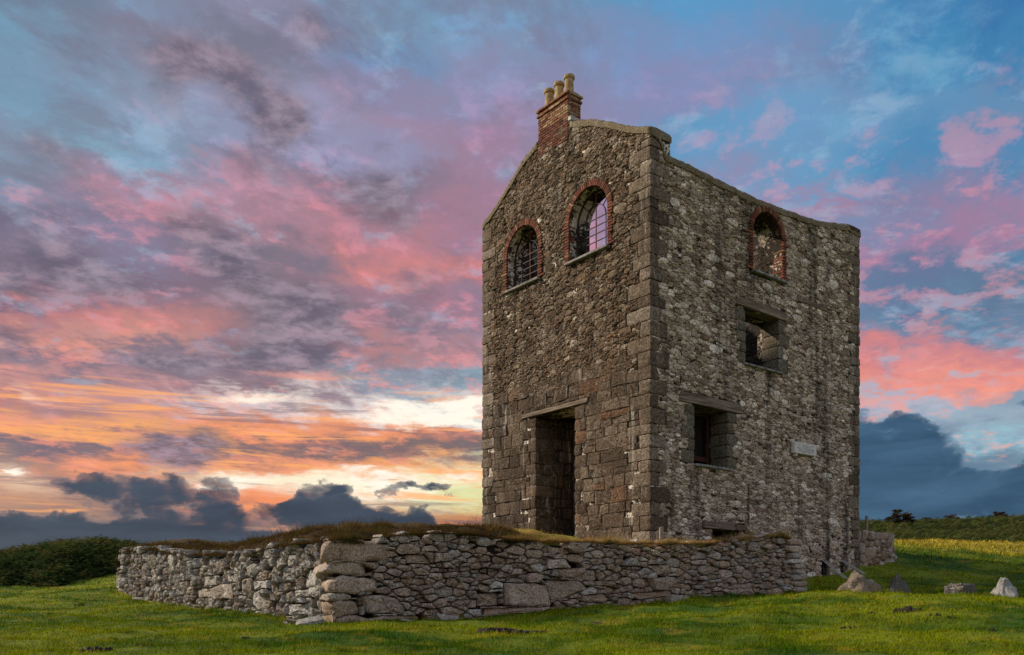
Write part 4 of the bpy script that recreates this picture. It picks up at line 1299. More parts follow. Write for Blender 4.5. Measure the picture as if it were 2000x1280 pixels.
def iron_window(A, lab):
    s0, s1, z0, zt = A
    r = (s1 - s0) / 2; c = (s0 + s1) / 2; zs = zt - r
    dpt = -.34
    t_ = .045
    lst = [(s0 + .01, s0 + .01 + t_, z0 + .02, zs, dpt, dpt + .05), (s1 - .01 - t_, s1 - .01, z0 + .02, zs, dpt, dpt + .05), (s0 + .06, s1 - .06, z0 + .02, z0 + .06, dpt, dpt + .05)]
    V, Fs = bxs(lst, C0, DL, NL)
    VV_ = [V]; FF = list(Fs); off = len(V)
    def arc(rr, a0_, a1_, n, th):
        nonlocal off
        for i in range(n):
            a = a0_ + (a1_ - a0_) * (i + .5) / n
            rad_v = v3(DL * math.cos(a), math.sin(a)); tan = v3(-DL * math.sin(a), math.cos(a))
            ctr = v3(C0 + DL * c + NL * (dpt + .025), zs) + rad_v * rr
            V, Fs = box_pts(ctr, rad_v, tan, v3(NL), th, rr * abs(a1_ - a0_) / n * 1.06, .045, 0, rs, .004)
            VV_.append(V); FF.extend([tuple(q + off for q in f) for f in Fs]); off += len(V)
    arc(r - .035, 0, math.pi, 20, t_)
    me = mesh('iron_window_frame', np.vstack(VV_) - HB, FF, M_iron); fix_normals(me)
    fr = add('iron_window_frame', me, house)
    for i in (1, 2, 3):
        sx = s0 + (s1 - s0) * i / 4
        top = zs + math.sqrt(max(0, (r - .05) ** 2 - (sx - c) ** 2)) if i == 2 else zs + (r * .55) * .0
        plank('glazing_bar', C0, DL, NL, sx - .014, sx + .014, z0 + .06, top, dpt + .008, dpt + .035, M_rust if i == 2 else M_iron, 0, .003, fr)
    for j in range(0, 5):
        zz_ = z0 + (zs - z0) * (j + 1) / 5
        plank('glazing_bar', C0, DL, NL, s0 + .05, s1 - .05, zz_ - .013, zz_ + .013, dpt + .012, dpt + .04, M_iron, 0, .003, fr)
    VV_ = []; FF = []; off = 0
    arc(r * .5, 0, math.pi, 12, .022)
    for a in (math.pi * .25, math.pi * .75):
        rad_v = v3(DL * math.cos(a), math.sin(a)); tan = v3(-DL * math.sin(a), math.cos(a))
        ctr = v3(C0 + DL * c + NL * (dpt + .025), zs) + rad_v * (r * .74)
        V, Fs = box_pts(ctr, rad_v, tan, v3(NL), r * .46, .02, .03, 0, rs, .004)
        VV_.append(V); FF.extend([tuple(q + off for q in f) for f in Fs]); off += len(V)
    me = mesh('fanlight_bars', np.vstack(VV_) - HB, FF, M_iron); fix_normals(me); add('fanlight_bars', me, fr)
    plank('window_sill', C0, DL, NL, s0 - .06, s1 + .12, z0 - .075, z0 - .004, -.5, .09, M_slate, .004, .01, fr)
    arch_bricks(C0, DL, NL, A, fr, .24)
iron_window(A_BIG, 'big'); iron_window(A_SML, 'small')
arch_bricks(C0, DR, NR, A_RGT, house, .36)

# chimney -----------------------------------------------------------------
CHW0, CHW1, CHD = 3.16, 4.49, .50
CHF = 0.0
def chim_frame():
    c = v3(C0 + DL * (CHW0 + CHW1) / 2 - NL * (CHD / 2 + CHF), 13.55)
    V, Fs = box_pts(c, v3(DL), v3(NL), UP, CHW1 - CHW0 - .03, CHD - .03, 1.5, 0, rs, .01)
    me = mesh('chimney', V - HB, Fs, M_mort_r); fix_normals(me)
    return add('chimney', me, house)
chimney = chim_frame()
zc = 12.95; k = 0
def chb(s, d, z, ls, ld, tone, h=.066):
    ctr = v3(C0 + DL * s - NL * d, z)
    V, Fs = box_pts(ctr, v3(DL), v3(NL), UP, ls, ld, h, .003, rs, .006)
    add('brick', mesh('brick', V - HB, Fs, M_brick, tone), chimney)
while zc < 14.32:
    out = .035 if 14.03 < zc < 14.10 else 0.0
    out = .05 if zc >= 14.24 else out
    hgt = (zc - 12.95) / 1.4
    L_ = CHW1 - CHW0 + 2 * out
    n = 6
    offb = 0.0 if k % 2 == 0 else .5
    # front face
    edges = [0] + [min(1, max(0, (i + offb) / n)) for i in range(0 if offb else 1, n)] + [1]
    edges = sorted(set(round(e, 4) for e in edges))
    for a, b in zip(edges[:-1], edges[1:]):
        if (b - a) * L_ < .04: continue
        tone = float(np.clip(rs.beta(1.4, 2.4) + (.45 if hgt > .5 and rs.random() < .85 else 0), 0, 1))
        chb(CHW0 - out + (a + b) / 2 * L_, .055 - out, zc, (b - a) * L_ - .012, .11, tone)
    # side face towards the side wall, and the back
    D_ = CHD - .11 + out
    for a, b in (((0, .5), (.5, 1)) if k % 2 else ((0, .25), (.25, .75), (.75, 1))):
        tone = float(np.clip(.35 + rs.beta(1.6, 2), 0, 1))
        chb(CHW0 + .055 - out, .115 + (a + b) / 2 * D_, zc, .11, (b - a) * D_ - .012, tone)
        if zc > 13.3:
            chb(CHW1 - .055 + out, .115 + (a + b) / 2 * D_, zc, .11, (b - a) * D_ - .012, tone)
    zc += .0765; k += 1
plank('capping', C0, DL, NL, CHW0 + .02, CHW1 - .02, 14.27, 14.36, -.46, -.04, M_pot, .01, .02, chimney)
plank('flashing', C0, DL, NL, CHW0 - .16, CHW0 - .02, 13.40, 13.52, -.5, .02, M_lead, .006, .01, chimney)
def lathe(name, ctr, prof_, mat, parent, n=20, base=HB):
    V, Fs = [], []
    for (r_, z_) in prof_:
        for i in range(n):
            a = 2 * math.pi * i / n
            V.append((ctr[0] + r_ * math.cos(a), ctr[1] + r_ * math.sin(a), ctr[2] + z_))
    for k_ in range(len(prof_) - 1):
        for i in range(n):
            j = (i + 1) % n
            Fs.append((k_ * n + i, k_ * n + j, (k_ + 1) * n + j, (k_ + 1) * n + i))
    me = mesh(name, np.array(V) - base, Fs, mat, smooth=False)
    return add(name, me, parent)
for s_ in (3.38, 3.82, 4.26):
    p = C0 + DL * s_ - NL * .25
    lathe('chimney_pot', v3(p, 14.33), [(.15, 0), (.135, .05), (.125, .42), (.13, .46), (.158, .47), (.162, .53), (.150, .56), (.115, .56), (.105, .50), (.10, .1), (.0, .1)], M_pot, chimney)

# plaque -------------------------------------------------------------------
plq = plank('plaque', C0, DR, NR, 6.08, 7.22, 4.19, 4.53, .0, .13, M_plaque, .001, .012, None)
plq.location = tuple(HB)
plq.parent = None
tag(plq, 'pale rectangular stone plaque with worn inscription fixed to the side wall', 'plaque')
for s_ in (6.2, 7.14):
    plank('bracket', C0, DR, NR, s_ - .03, s_ + .03, 4.11, 4.187, .0, .12, M_plaque, .001, .008, plq)
lst = []
for (zr, sa_, sb_) in ((4.465, 6.30, 7.02), (4.415, 6.42, 6.90), (4.365, 6.22, 7.08), (4.325, 6.22, 7.08), (4.285, 6.28, 7.02), (4.245, 6.45, 6.85)):
    s = sa_
    while s < sb_:
        w_ = rs.uniform(.012, .03)
        if rs.random() < .8:
            lst.append((s, s + w_, zr - .011, zr + .011, .130, .1315))
        s += w_ + rs.uniform(.008, .016)
V, Fs = bxs(lst, C0, DR, NR)
add('worn_lettering', mesh('worn_lettering', V - HB, Fs, M_letters), plq)

# ------------------------------------------------------------------ dry-stone wall
def arm_profile(a, b_, lst):
    L = np.linalg.norm(b_ - a)
    S, B, T = [], [], []
    for px, yb, yt in lst:
        p, k_ = on_line(a, b_, px)
        S.append(k_ * L); B.append((HZ - yb) / F * p[1]); T.append((HZ - yt) / F * p[1])
    o = np.argsort(S)
    return L, np.array(S)[o], np.array(B)[o], np.array(T)[o]
WB = v3(W_COR, -0.58)
wall = empty('dry_stone_wall', tuple(WB))
tag(wall, 'long low dry stone wall with turf on top and big corner boulders, before the engine house', 'stone wall')
wst = []
rw = np.random.default_rng(21)
BAT = 0.10     # batter
def arm_frame(a, b_, outn, L, S, B):
    d_ = (b_ - a) / L
    def f(s, z, d):
        s = np.asarray(s, float); z = np.asarray(z, float); d = np.asarray(d, float)
        zb = np.interp(s, S, B)
        wob = 0.06 * np.sin(s * 1.3) + 0.04 * np.sin(s * 3.1 + 1)
        endt = np.minimum(s, L - s)
        wob = wob * np.clip(endt / 1.0, 0, 1)
        dd = d + wob - (z - zb) * BAT
        P_ = a[None] + s[:, None] * d_[None] + dd[:, None] * outn[None]
        return np.column_stack([P_, z])
    return f
def norm(v): return v / np.linalg.norm(v)
dl = norm(W_COR - W_END_L); nl = np.array([dl[1], -dl[0]]);  nl = nl if nl[1] < 0 else -nl
dr = norm(W_END_R - W_COR); nr = np.array([dr[1], -dr[0]]);  nr = nr if nr[1] < 0 else -nr
LLa, SL_, BL_, TL_ = arm_profile(W_END_L, W_COR, arm_l)
LRa, SR_, BR_, TR_ = arm_profile(W_COR, W_END_R, arm_r)
frL = arm_frame(W_END_L, W_COR, nl, LLa, SL_, BL_)
frR = arm_frame(W_COR, W_END_R, nr, LRa, SR_, BR_)
# solid earth core
def core(a, b_, outn, L, S, B, T, s0, s1, back=0.6, front=0.16):
    d_ = (b_ - a) / L
    ss = np.arange(s0, s1 + .01, .3)
    V, Fs = [], []
    for s in ss:
        zb = np.interp(s, S, B); zt = np.interp(s, S, T) - .1
        p = a + d_ * s
        V += [v3(p - outn * front, zb - .4), v3(p - outn * (front + BAT * (zt - zb)), zt), v3(p - outn * back, zt), v3(p - outn * back, zb - .4)]
    for i in range(len(ss) - 1):
        for k_ in range(4):
            Fs.append((i * 4 + k_, i * 4 + (k_ + 1) % 4, (i + 1) * 4 + (k_ + 1) % 4, (i + 1) * 4 + k_))
    Fs.append((0, 1, 2, 3)); e = (len(ss) - 1) * 4; Fs.append((e, e + 1, e + 2, e + 3))
    me = mesh('earth_core', np.array(V) - WB, Fs, M_earth); fix_normals(me)
    add('earth_core', me, wall)
core(W_END_L, W_COR, nl, LLa, SL_, BL_, TL_, 0.1, LLa - .12)
core(W_COR, W_END_R, nr, LRa, SR_, BR_, TR_, 0.14, LRa - .5)

def px_poly(a, b_, L, pts):
    out = []
    for px, py in pts:
        p, k_ = on_line(a, b_, px)
        # intersect with the battered face: one refinement
        z_ = (HZ - py) / F * p[1]
        out.append((k_ * L, z_))
    if area(out) < 0: out = out[::-1]
    return out
# individually recognisable stones of the right arm (outlines in the wall's own plane)
N_CORNER = 5
BIG_R = [
 ([(662,1056),(758,1062),(762,1085),(742,1099),(662,1092)], .35), ([(640,1113),(655,1099),(690,1095),(727,1109),(722,1120),(690,1127),(640,1127)], .55),
 ([(660,1130),(720,1126),(738,1155),(662,1158)], .50), ([(668,1158),(704,1158),(704,1168),(668,1170)], .3),
 ([(655,1173),(702,1170),(706,1200),(670,1207),(655,1195)], .3), 
 ([(660,1209),(705,1203),(760,1202),(830,1204),(830,1212),(700,1224),(660,1224)], .35), ([(710,1164),(745,1160),(778,1168),(797,1190),(790,1200),(712,1199)], .15),
 ([(832,1204),(900,1198),(900,1207),(832,1212)], .35),
 ([(997,1137),(1078,1140),(1090,1183),(995,1185)], .45), ([(951,1188),(1092,1186),(1060,1196),(952,1204)], .45),
 ([(1085,1132),(1145,1135),(1155,1150),(1110,1173),(1090,1172)], .2), ([(945,1160),(988,1156),(990,1185),(946,1185)], .15),
 ([(802,1083),(838,1083),(852,1102),(803,1101)], .2), ([(855,1080),(880,1079),(897,1093),(880,1098),(855,1098)], .25),
 ([(1146,1163),(1190,1159),(1204,1171),(1190,1178),(1148,1176)], .35), ([(1245,1160),(1330,1153),(1334,1164),(1262,1172)], .3),
 ([(1282,1130),(1316,1128),(1320,1152),(1290,1154)], .25), ([(1316,1125),(1336,1126),(1343,1146),(1322,1150)], .3), 
 ([(1296,1103),(1326,1103),(1333,1120),(1302,1125)], .2), ([(1233,1105),(1250,1088),(1262,1090),(1271,1107)], .85), 
 ([(1130,1130),(1160,1112),(1174,1114),(1175,1134),(1150,1136)], .2), ([(1083,1092),(1118,1092),(1129,1110),(1084,1112)], .6),
 ([(1448,1143),(1485,1138),(1493,1162),(1452,1163)], .25), ([(1170,1135),(1210,1135),(1219,1142),(1205,1146),(1172,1144)], .1),
 ([(1552,1130),(1576,1126),(1585,1134),(1580,1142),(1556,1142)], .4),
]
BIG_L = [
 ([(393,1125),(424,1124),(424,1144),(394,1143)], .7), ([(416,1150),(430,1140),(450,1139),(465,1156),(462,1171),(420,1172)], .25),
 ([(437,1122),(462,1119),(464,1138),(440,1138)], .75), ([(500,1135),(530,1132),(533,1150),(502,1153)], .9),
 ([(568,1180),(606,1178),(606,1203),(570,1203)], .95), ([(576,1153),(604,1150),(606,1166),(578,1168)], .6),
 ([(609,1147),(636,1144),(636,1167),(611,1166)], .95), ([(617,1095),(642,1090),(641,1109),(620,1111)], .5),
 ([(380,1150),(414,1147),(414,1168),(384,1169)], .2), ([(270,1167),(290,1165),(290,1178),(272,1178)], .7),
]
def rad_dry(r): return float(np.clip(r.lognormal(math.log(0.125), 0.50), 0.055, 0.34))
def rad_dl(r): return float(np.clip(r.lognormal(math.log(0.125), 0.48), 0.06, 0.32))
def do_arm(fr, L, S, B, T, a, b_, rad, asp, tries, bigs, mat, tone_fn, endcut, back=.35, skip=0, edge=None):
    polys = [(px_poly(a, b_, L, pts), t) for pts, t in bigs]
    PT = list(zip(S, T))
    def top(s): return float(np.interp(s, S, T))
    def bot(s): return float(np.interp(s, S, B))
    ok = lambda s, z_: bot(s) - .15 <= z_ <= top(s) + .02 and not any(in_convex(pp, s, z_) for pp, _ in polys)
    cells = pack(0, L, min(B) - .2, max(T) + .1, rad, asp, tries, rw, ok)
    out = []
    for c in cells:
        dead = False
        for pp, _ in polys:
            q = bbox(pp); bb = bbox(c)
            if bb[1] < q[0] or bb[0] > q[1] or bb[3] < q[2] or bb[2] > q[3]: continue
            c = subtract(c, pp)
            if c is None or len(c) < 3: dead = True; break
        if dead: continue
        cx, cz = centroid(c)
        if cz > top(cx) + .04: continue
        sl_ = (top(cx + .1) - top(cx - .1)) / .2
        c = clip(c, -sl_, 1.0, top(cx) - sl_ * cx + .01 + rw.uniform(0, .09))
        if len(c) < 3 or abs(area(c)) < .003: continue
        out.append((c, None))
    for pp, t in polys[skip:]: out.append((pp, t))
    for c, t in out:
        cx, cz = centroid(c)
        A_ = abs(area(c)); sz = math.sqrt(A_)
        big = t is not None
        V, Fs = stone_from(c, fr, 16 if big else 12, .016, back, rw.normal(.01, .046), .028 + sz * .03, .010 + .012 * min(sz, .4), rw, rings=3, cut=.07)
        d_ = V[:, 1].mean()
        wst.append((A_ / d_ ** 2 * 330, V, Fs, tone_fn(rw) if t is None else t, mat))
do_arm(frR, LRa - .35, SR_, BR_, TR_, W_COR, W_END_R, rad_dry, 1.9, 9000, BIG_R, M_dry, lambda r: float(np.clip(r.beta(1.3, 1.5), 0, 1)), None, skip=6)
do_arm(frL, LLa - .36, SL_, BL_, TL_, W_END_L, W_COR, rad_dl, 1.35, 10000, BIG_L, M_lit, lambda r: float(r.uniform(0, 1)), None)
# corner boulders span both faces of the corner
for (x1, y0, y1, w_, t_) in ((764,1055,1099,.55,.35), (727,1097,1128,.85,.55), (737,1129,1158,.52,.50), (690,1158,1171,.60,.7), (706,1171,1205,.50,.3), (832,1205,1226,.75,.35)):
    z1_ = (HZ - y0) / F * 15.6; z0_ = (HZ - y1) / F * 15.6
    pR, kR = on_line(W_COR, W_END_R, x1)
    len_r = kR * LRa
    bt = BAT * ((z0_ + z1_) / 2 + .58)
    fwd = .05
    c2 = W_COR + dr * (len_r / 2 - fwd / 2) - nr * bt - dl * (w_ / 2 - fwd)
    V, Fs = rock_box(v3(c2, (z0_ + z1_) / 2), v3(dr), v3(nr), UP, len_r + fwd * 1.2, w_, (z1_ - z0_) * .99, 9, 4.5, .085, 2.4, .08)
    wst.append((1.0 * len_r * (z1_ - z0_) / 15 ** 2 * 330, V, Fs, t_, M_dry))
# rounded free ends of the wall: quoin-like stones returning inwards
def end_stack(P0, din, outn, z0, ztop, batter_dir, ln, mat):
    z_ = z0
    while z_ < ztop:
        h = rw.uniform(.12, .22); w_ = rw.uniform(.35, .6)
        sh = (z_ - z0) * .28
        for kk in range(4):
            c = v3(P0 + batter_dir * (-sh - w_ / 2 + .05 + rw.uniform(-.04, .04)) + din * (kk * ln / 4 + .12) - outn * .05, z_ + h / 2)
            V, Fs = rock_box(c, v3(batter_dir), v3(din), UP, w_, ln / 4 + .05, h - .01, 4, 5, .035, 4.0, .06)
            wst.append((w_ * h * .8 / P0[1] ** 2 * 330, V, Fs, rw.uniform(0, 1), mat))
        z_ += h
end_stack(W_END_R - dr * .02, -nr, nr, -0.1, 1.40, dr, 1.4, M_dry)
end_stack(W_END_L + dl * .25, -nl, nl, 0.05, 1.25, -dl, 1.6, M_lit)
# loose stones half sunk at the foot of the wall
for (px, py, d_, sx, sy, sz_, mat) in ((605,1227,15.4,.42,.3,.16,M_lit),(578,1222,15.7,.3,.25,.1,M_lit),(870,1214,16.5,.42,.3,.14,M_dry),(810,1218,16.0,.22,.2,.07,M_dry),(455,1196,20.2,.3,.25,.12,M_lit),(1320,1178,19.9,.5,.3,.14,M_dry)):
    p = wp(px, py, d_)
    V, Fs = box_pts(np.array([p[0], p[1], float(ground_z(np.array([p[0]]), np.array([p[1]]))[0]) + sz_ * .25]), v3(dr), v3(nr), UP, sx, sy, sz_, .04, rw, .07)
    wst.append((.01, V, Fs, rw.uniform(.5, 1), mat))
emit(wall, wst, WB, K=300, rest='small_stones', smooth=False)

# ------------------------------------------------------------------ short wall right of the house
SB0 = v3(CR, 0.8)
wall2 = empty('retaining_wall', tuple(SB0))
tag(wall2, 'short rough retaining wall of squared stones against the far right corner of the house', 'stone wall')
a2 = CR + np.array([.02, .02]); b2 = np.array([13.35, 29.6])
L2 = np.linalg.norm(b2 - a2); d2 = (b2 - a2) / L2; n2 = np.array([d2[1], -d2[0]]); n2 = n2 if n2[1] < 0 else -n2
f2_ = planar(a2, d2, n2)
w2 = []
rr2 = np.random.default_rng(31)
T2 = [(0, 2.0), (.5, 1.92), (1.2, 1.98), (1.9, 1.85), (L2, 1.75)]
cells = pack(0, L2, .75, 2.1, lambda r: float(np.clip(r.lognormal(math.log(.17), .3), .09, .3)), 1.25, 1500, rr2, lambda s, z_: z_ < prof(T2, s))
for c in cells:
    V, Fs = stone_from(c, f2_, 12, .012, .3, rr2.normal(0, .03), .05, .012, rr2, rings=3)
    w2.append((abs(area(c)), V, Fs, rr2.uniform(0, .75), M_dry))
emit(wall2, w2, SB0, K=300)
V, Fs = box_pts(v3((a2 + b2) / 2 - n2 * .38, 1.05), v3(d2), v3(n2), UP, L2 - .1, .4, 1.5, 0, rr2, .01)
me = mesh('earth_core', V - SB0, Fs, M_earth); add('earth_core', me, wall2)

# ------------------------------------------------------------------ boulders
def boulder(px, py, d, sx, sy, sz_, shape, tone, label, seed, mat=M_boulder):
    p = wp(px, py, d)
    zg = float(ground_z(np.array([p[0]]), np.array([p[1]]))[0])
    n_u, n_v = 44, 26
    V, Fs = [], []
    for j in range(n_v + 1):
        v = j / n_v * math.pi
        for i in range(n_u):
            u = 2 * math.pi * i / n_u
            x_, y_, z_ = math.sin(v) * math.cos(u), math.sin(v) * math.sin(u), math.cos(v)
            hx, hy, hz = x_, y_, z_
            if shape == 'peak':
                k_ = max(0.0, z_); w_ = 1 - .62 * k_ ** 1.2
                hx *= w_ * 1.25; hy *= w_ * 1.2; hz = (z_ if z_ > 0 else z_ * .3)
            elif shape == 'slab':
                e = .35
                hx = math.copysign(abs(x_) ** e, x_); hy = math.copysign(abs(y_) ** e, y_); hz = math.copysign(abs(z_) ** e, z_)
            else:
                k_ = max(0.0, z_); w_ = 1 - .35 * k_ ** 1.5
                hx *= w_ * 1.15; hy *= w_; hz = z_
            nn = 1 + .26 * fbm(x_ * 1.6 + seed, y_ * 1.6, z_ * 1.6, 5) + .09 * fbm(x_ * 5 + seed, y_ * 5, z_ * 5, 4)
            V.append((hx * nn * sx / 2, hy * nn * sy / 2, hz * nn * sz_))
    for j in range(n_v):
        for i in range(n_u):
            k2 = (i + 1) % n_u
            Fs.append((j * n_u + i, (j + 1) * n_u + i, (j + 1) * n_u + k2, j * n_u + k2))
    me = mesh('boulder', V, Fs, mat, tone, smooth=True)
    o = add('boulder', me, None, (p[0], p[1], zg - .06))
    o.rotation_euler.z = .1 * seed
    tag(o, label, 'boulder', 'boulders lying in a line on the turf')
boulder(1678, 1160, 20.0, 1.02, .7, .54, 'dome', 0.1, 'widest brown domed boulder on the turf right of the long stone wall', 1.3)
boulder(1755, 1160, 20.6, .58, .42, .52, 'peak', 0.5, 'small dark pointed boulder beside the wide brown domed boulder', 4.1)
boulder(1875, 1162, 19.6, .82, .45, .28, 'slab', 0.5, 'low flat-topped dark stone slab lying in the grass', 7.7)
boulder(1962, 1166, 18.9, .66, .5, .50, 'peak', 1.0, 'white lichened pointed boulder near the right edge of the photo', 9.2)
boulder(1605, 1160, 21.0, .72, .5, .12, 'dome', 0.2, 'low flat half-buried boulder touching the free end of the long wall', 12.1)
boulder(1908, 1166, 19.0, .3, .2, .08, 'dome', 0.9, 'small pale stone at the foot of the flat slab', 3.3)

# ------------------------------------------------------------------ rails, posts
def bar(p0, p1, w, h, mat, name, parent=None, label=None, cat=None, base=None, group=None):
    p0 = np.array(p0, float); p1 = np.array(p1, float)
    ax = p1 - p0; L = np.linalg.norm(ax); ax /= L
    ref = UP if abs(ax[2]) < .9 else np.array([1.0, 0, 0])
    ay = np.cross(ref, ax); ay /= np.linalg.norm(ay); az_ = np.cross(ax, ay)
    V, Fs = box_pts((p0 + p1) / 2 - (base if base is not None else 0), ax, ay, az_, L, w, h, .0, rs, min(w, h) * .2)
    me = mesh(name, V, Fs, mat, 0.5); fix_normals(me)
    return add(name, me, parent)
for k_, (u_, lab) in enumerate(((7.86, 'pair of thin worn steel rails slanting from the wall foot, nearer the long stone wall'),
                              (8.92, 'pair of thin worn steel rails slanting from the wall foot, nearer the house corner'))):
    top = C0 + DR * u_ + NR * -.05; botp = C0 + DR * (u_ + .0) + NR * .78
    zg = float(ground_z(np.array([botp[0]]), np.array([botp[1]]))[0])
    bs = v3(botp, zg)
    e = empty('slanting_rails', tuple(bs))
    tag(e, lab, 'rails', 'slanting rails at the foot of the house')
    for off_ in (-.07, .07):
        bar(v3(top + DR * off_, 1.06), v3(botp + DR * off_, zg - .02), .016, .03, M_rail, 'rail', e, base=bs)
    bar(v3(top + DR * -.055 + NR * .1, .97), v3(top + DR * .055 + NR * .1, .97), .03, .04, M_iron, 'cross_tie', e, base=bs)
def post(px, ytop, ybot, d, w, label, tilt=0.0, name='wooden_post'):
    p = wp(px, ybot, d); q = wp(px + tilt, ytop, d)
    zg = float(ground_z(np.array([p[0]]), np.array([p[1]]))[0])
    V, Fs = box_pts(np.array([(q[0] - p[0]) / 2, 0, (q[2] - zg) / 2 - .1]), np.array([1., 0, 0]), np.array([0, 1., 0]), UP, w, w * .8, q[2] - zg + .2, .008, rs, .012)
    o = add(name, mesh(name, V, Fs, M_timber, .5), None, (p[0], p[1], zg))
    tag(o, label, 'post')
post(1693, 1008, 1046, 29.6, .10, 'weathered wooden post standing on the short retaining wall')
post(1292, 1030, 1058, 21.0, .10, 'short grey wooden post stub standing at the near corner of the house')
post(1285, 1037, 1058, 21.25, .05, 'thin broken stake beside the grey post stub at the house corner')

# ------------------------------------------------------------------ grass
def blades(name, X, Y, Z, h, w, lean, tone, mat, extra=None, kind='stuff', wind=(0.3, -0.1)):
    n = len(X)
    a = RNG.uniform(0, 2 * math.pi, n)
    cx, sx = np.cos(a), np.sin(a)
    lx = RNG.normal(0, lean, n) * h + wind[0] * h * lean; ly = RNG.normal(0, lean, n) * h + wind[1] * h * lean
    V = np.empty((n, 3, 3), np.float32)
    V[:, 0] = np.stack([X - cx * w / 2, Y - sx * w / 2, Z - .01], 1)
    V[:, 1] = np.stack([X + cx * w / 2, Y + sx * w / 2, Z - .01], 1)
    V[:, 2] = np.stack([X + lx, Y + ly, Z + h], 1)
    Fs = np.arange(n * 3).reshape(n, 3)
    ex = {'tone': np.repeat(tone, 3)}
    if extra is not None: ex['dry'] = np.repeat(extra, 3)
    me = mesh(name, V.reshape(-1, 3), Fs, mat, None, False, ex)
    o = add(name, me)
    o['kind'] = kind
    return o
# height lookup on the fine grid is much faster than the splines
def lookup(X, Y):
    ix = np.clip(np.searchsorted(gx, X) - 1, 0, nx - 2); iy = np.clip(np.searchsorted(gy, Y) - 1, 0, ny - 2)
    tx = (X - gx[ix]) / (gx[ix + 1] - gx[ix]); ty = (Y - gy[iy]) / (gy[iy + 1] - gy[iy])
    z00 = GZ[iy, ix]; z10 = GZ[iy, ix + 1]; z01 = GZ[iy + 1, ix]; z11 = GZ[iy + 1, ix + 1]
    return (z00 * (1 - tx) + z10 * tx) * (1 - ty) + (z01 * (1 - tx) + z11 * tx) * ty
def in_view(X, Y, m=1.06):
    return np.abs(X) < 0.60 * m * Y + 0.5
HOUSE = [C0 - DL * 0.02 - DR * 0.02, CR + 0 * DL, CB, CL]
def scatter(n, ymin, ymax, power):
    u = RNG.random(n)
    Y = (ymin ** power + u * (ymax ** power - ymin ** power)) ** (1 / power)
    X = RNG.uniform(-1, 1, n) * (0.62 * Y + .6)
    return X, Y
X, Y = scatter(620000, 9.2, 34.0, -0.55)
s1 = signed(POLY1, X, Y); s2 = signed(POLY2, X, Y)
keep = (s1 < -0.02) & (s2 < -.02) & (signed(HOUSE, X, Y) < 0)
X, Y = X[keep], Y[keep]; s1 = s1[keep]
Z = lookup(X, Y)
foot = np.exp(-np.abs(s1) / .22)
cl_ = np.clip(1 + 9 * lump(X * 2.3 + 3, Y * 2.3), .35, 2.4)
h = RNG.lognormal(math.log(.018), .5, len(X)) * cl_ * (1 + 2.0 * foot) * (0.8 + Y / 40)
w = .006 + .0009 * (Y - 9)
blades('grass', X, Y, Z, h, w, .55, RNG.random(len(X)), M_blade, dryness(X, Y))['label'] = 'short grazed green turf in front of the walls'

tx, ty = [], []
for (px_, py_, d_, r_) in ((1678,1160,20.0,.55),(1755,1160,20.6,.32),(1875,1162,19.6,.45),(1962,1166,18.9,.36),(1605,1160,21.0,.42)):
    p_ = wp(px_, py_, d_)
    a_ = RNG.uniform(0, 2 * math.pi, 700); q_ = r_ * RNG.uniform(.75, 1.25, 700)
    tx.append(p_[0] + np.cos(a_) * q_); ty.append(p_[1] + np.sin(a_) * q_ * .75)
for k_ in range(260):
    y_ = float(RNG.uniform(9.6, 24)); x_ = float(RNG.uniform(-.6, .6) * y_)
    m_ = int(RNG.integers(25, 90)); r_ = RNG.uniform(.04, .16)
    tx.append(x_ + RNG.normal(0, r_, m_)); ty.append(y_ + RNG.normal(0, r_, m_))
X = np.concatenate(tx); Y = np.concatenate(ty)
k_ = (signed(POLY1, X, Y) < -.05) & (signed(HOUSE, X, Y) < 0)
X, Y = X[k_], Y[k_]
blades('grass_tufts', X, Y, lookup(X, Y), RNG.lognormal(math.log(.055), .45, len(X)), .006 + .0005 * (Y - 9), .6, RNG.random(len(X)) * .8, M_blade, np.clip(RNG.normal(.1, .25, len(X)), 0, 1))['label'] = 'longer tufts scattered in the grazed turf and round the boulders'

# longer straw-coloured fringe on the wall head (right arm) and brown heath (left part)
def fringe(name, n, polyl, smin, smax, hm, mat, wfun, label, back=1.6, sd=.5):
    XX, YY, HH = [], [], []
    for (a, b_, t0, t1, nn) in polyl:
        t = RNG.uniform(t0, t1, nn)
        dvec = (b_ - a)
        inn = np.array([-dvec[1], dvec[0]]); inn = inn / np.linalg.norm(inn); inn = inn if inn[1] > 0 else -inn
        o_ = .02 + np.abs(RNG.normal(0, sd, nn)) * back
        XX.append(a[0] + dvec[0] * t + inn[0] * o_); YY.append(a[1] + dvec[1] * t + inn[1] * o_)
    X = np.concatenate(XX); Y = np.concatenate(YY)
    k_ = signed(HOUSE, X, Y) < -.03
    X, Y = X[k_], Y[k_]
    clump = np.array([fbm(x * 1.6, y * 1.6, 3, 2) for x, y in zip(X[::1], Y[::1])])
    Z = lookup(X, Y)
    # near the outer edge the sheet drops behind the stones: lift to the wall head
    Z = np.maximum(Z, wfun(X, Y))
    h = RNG.lognormal(math.log(hm), .5, len(X)) * np.clip(1 + clump * 2.2, .2, 2.6)
    o = blades(name, X, Y, Z, h, .010 + .0006 * (Y - 14), .7, np.clip(RNG.random(len(X)) * .7 + clump * .5 + .15, 0, 1), mat)
    o['label'] = label
def head_r(X, Y):
    s = (X - W_COR[0]) * dr[0] + (Y - W_COR[1]) * dr[1]
    return np.where((s > 0) & (s < LRa), np.where(np.abs(signed(POLY1, X, Y)) < .7, np.interp(s, SR_, TR_) - .02, -9), -9)
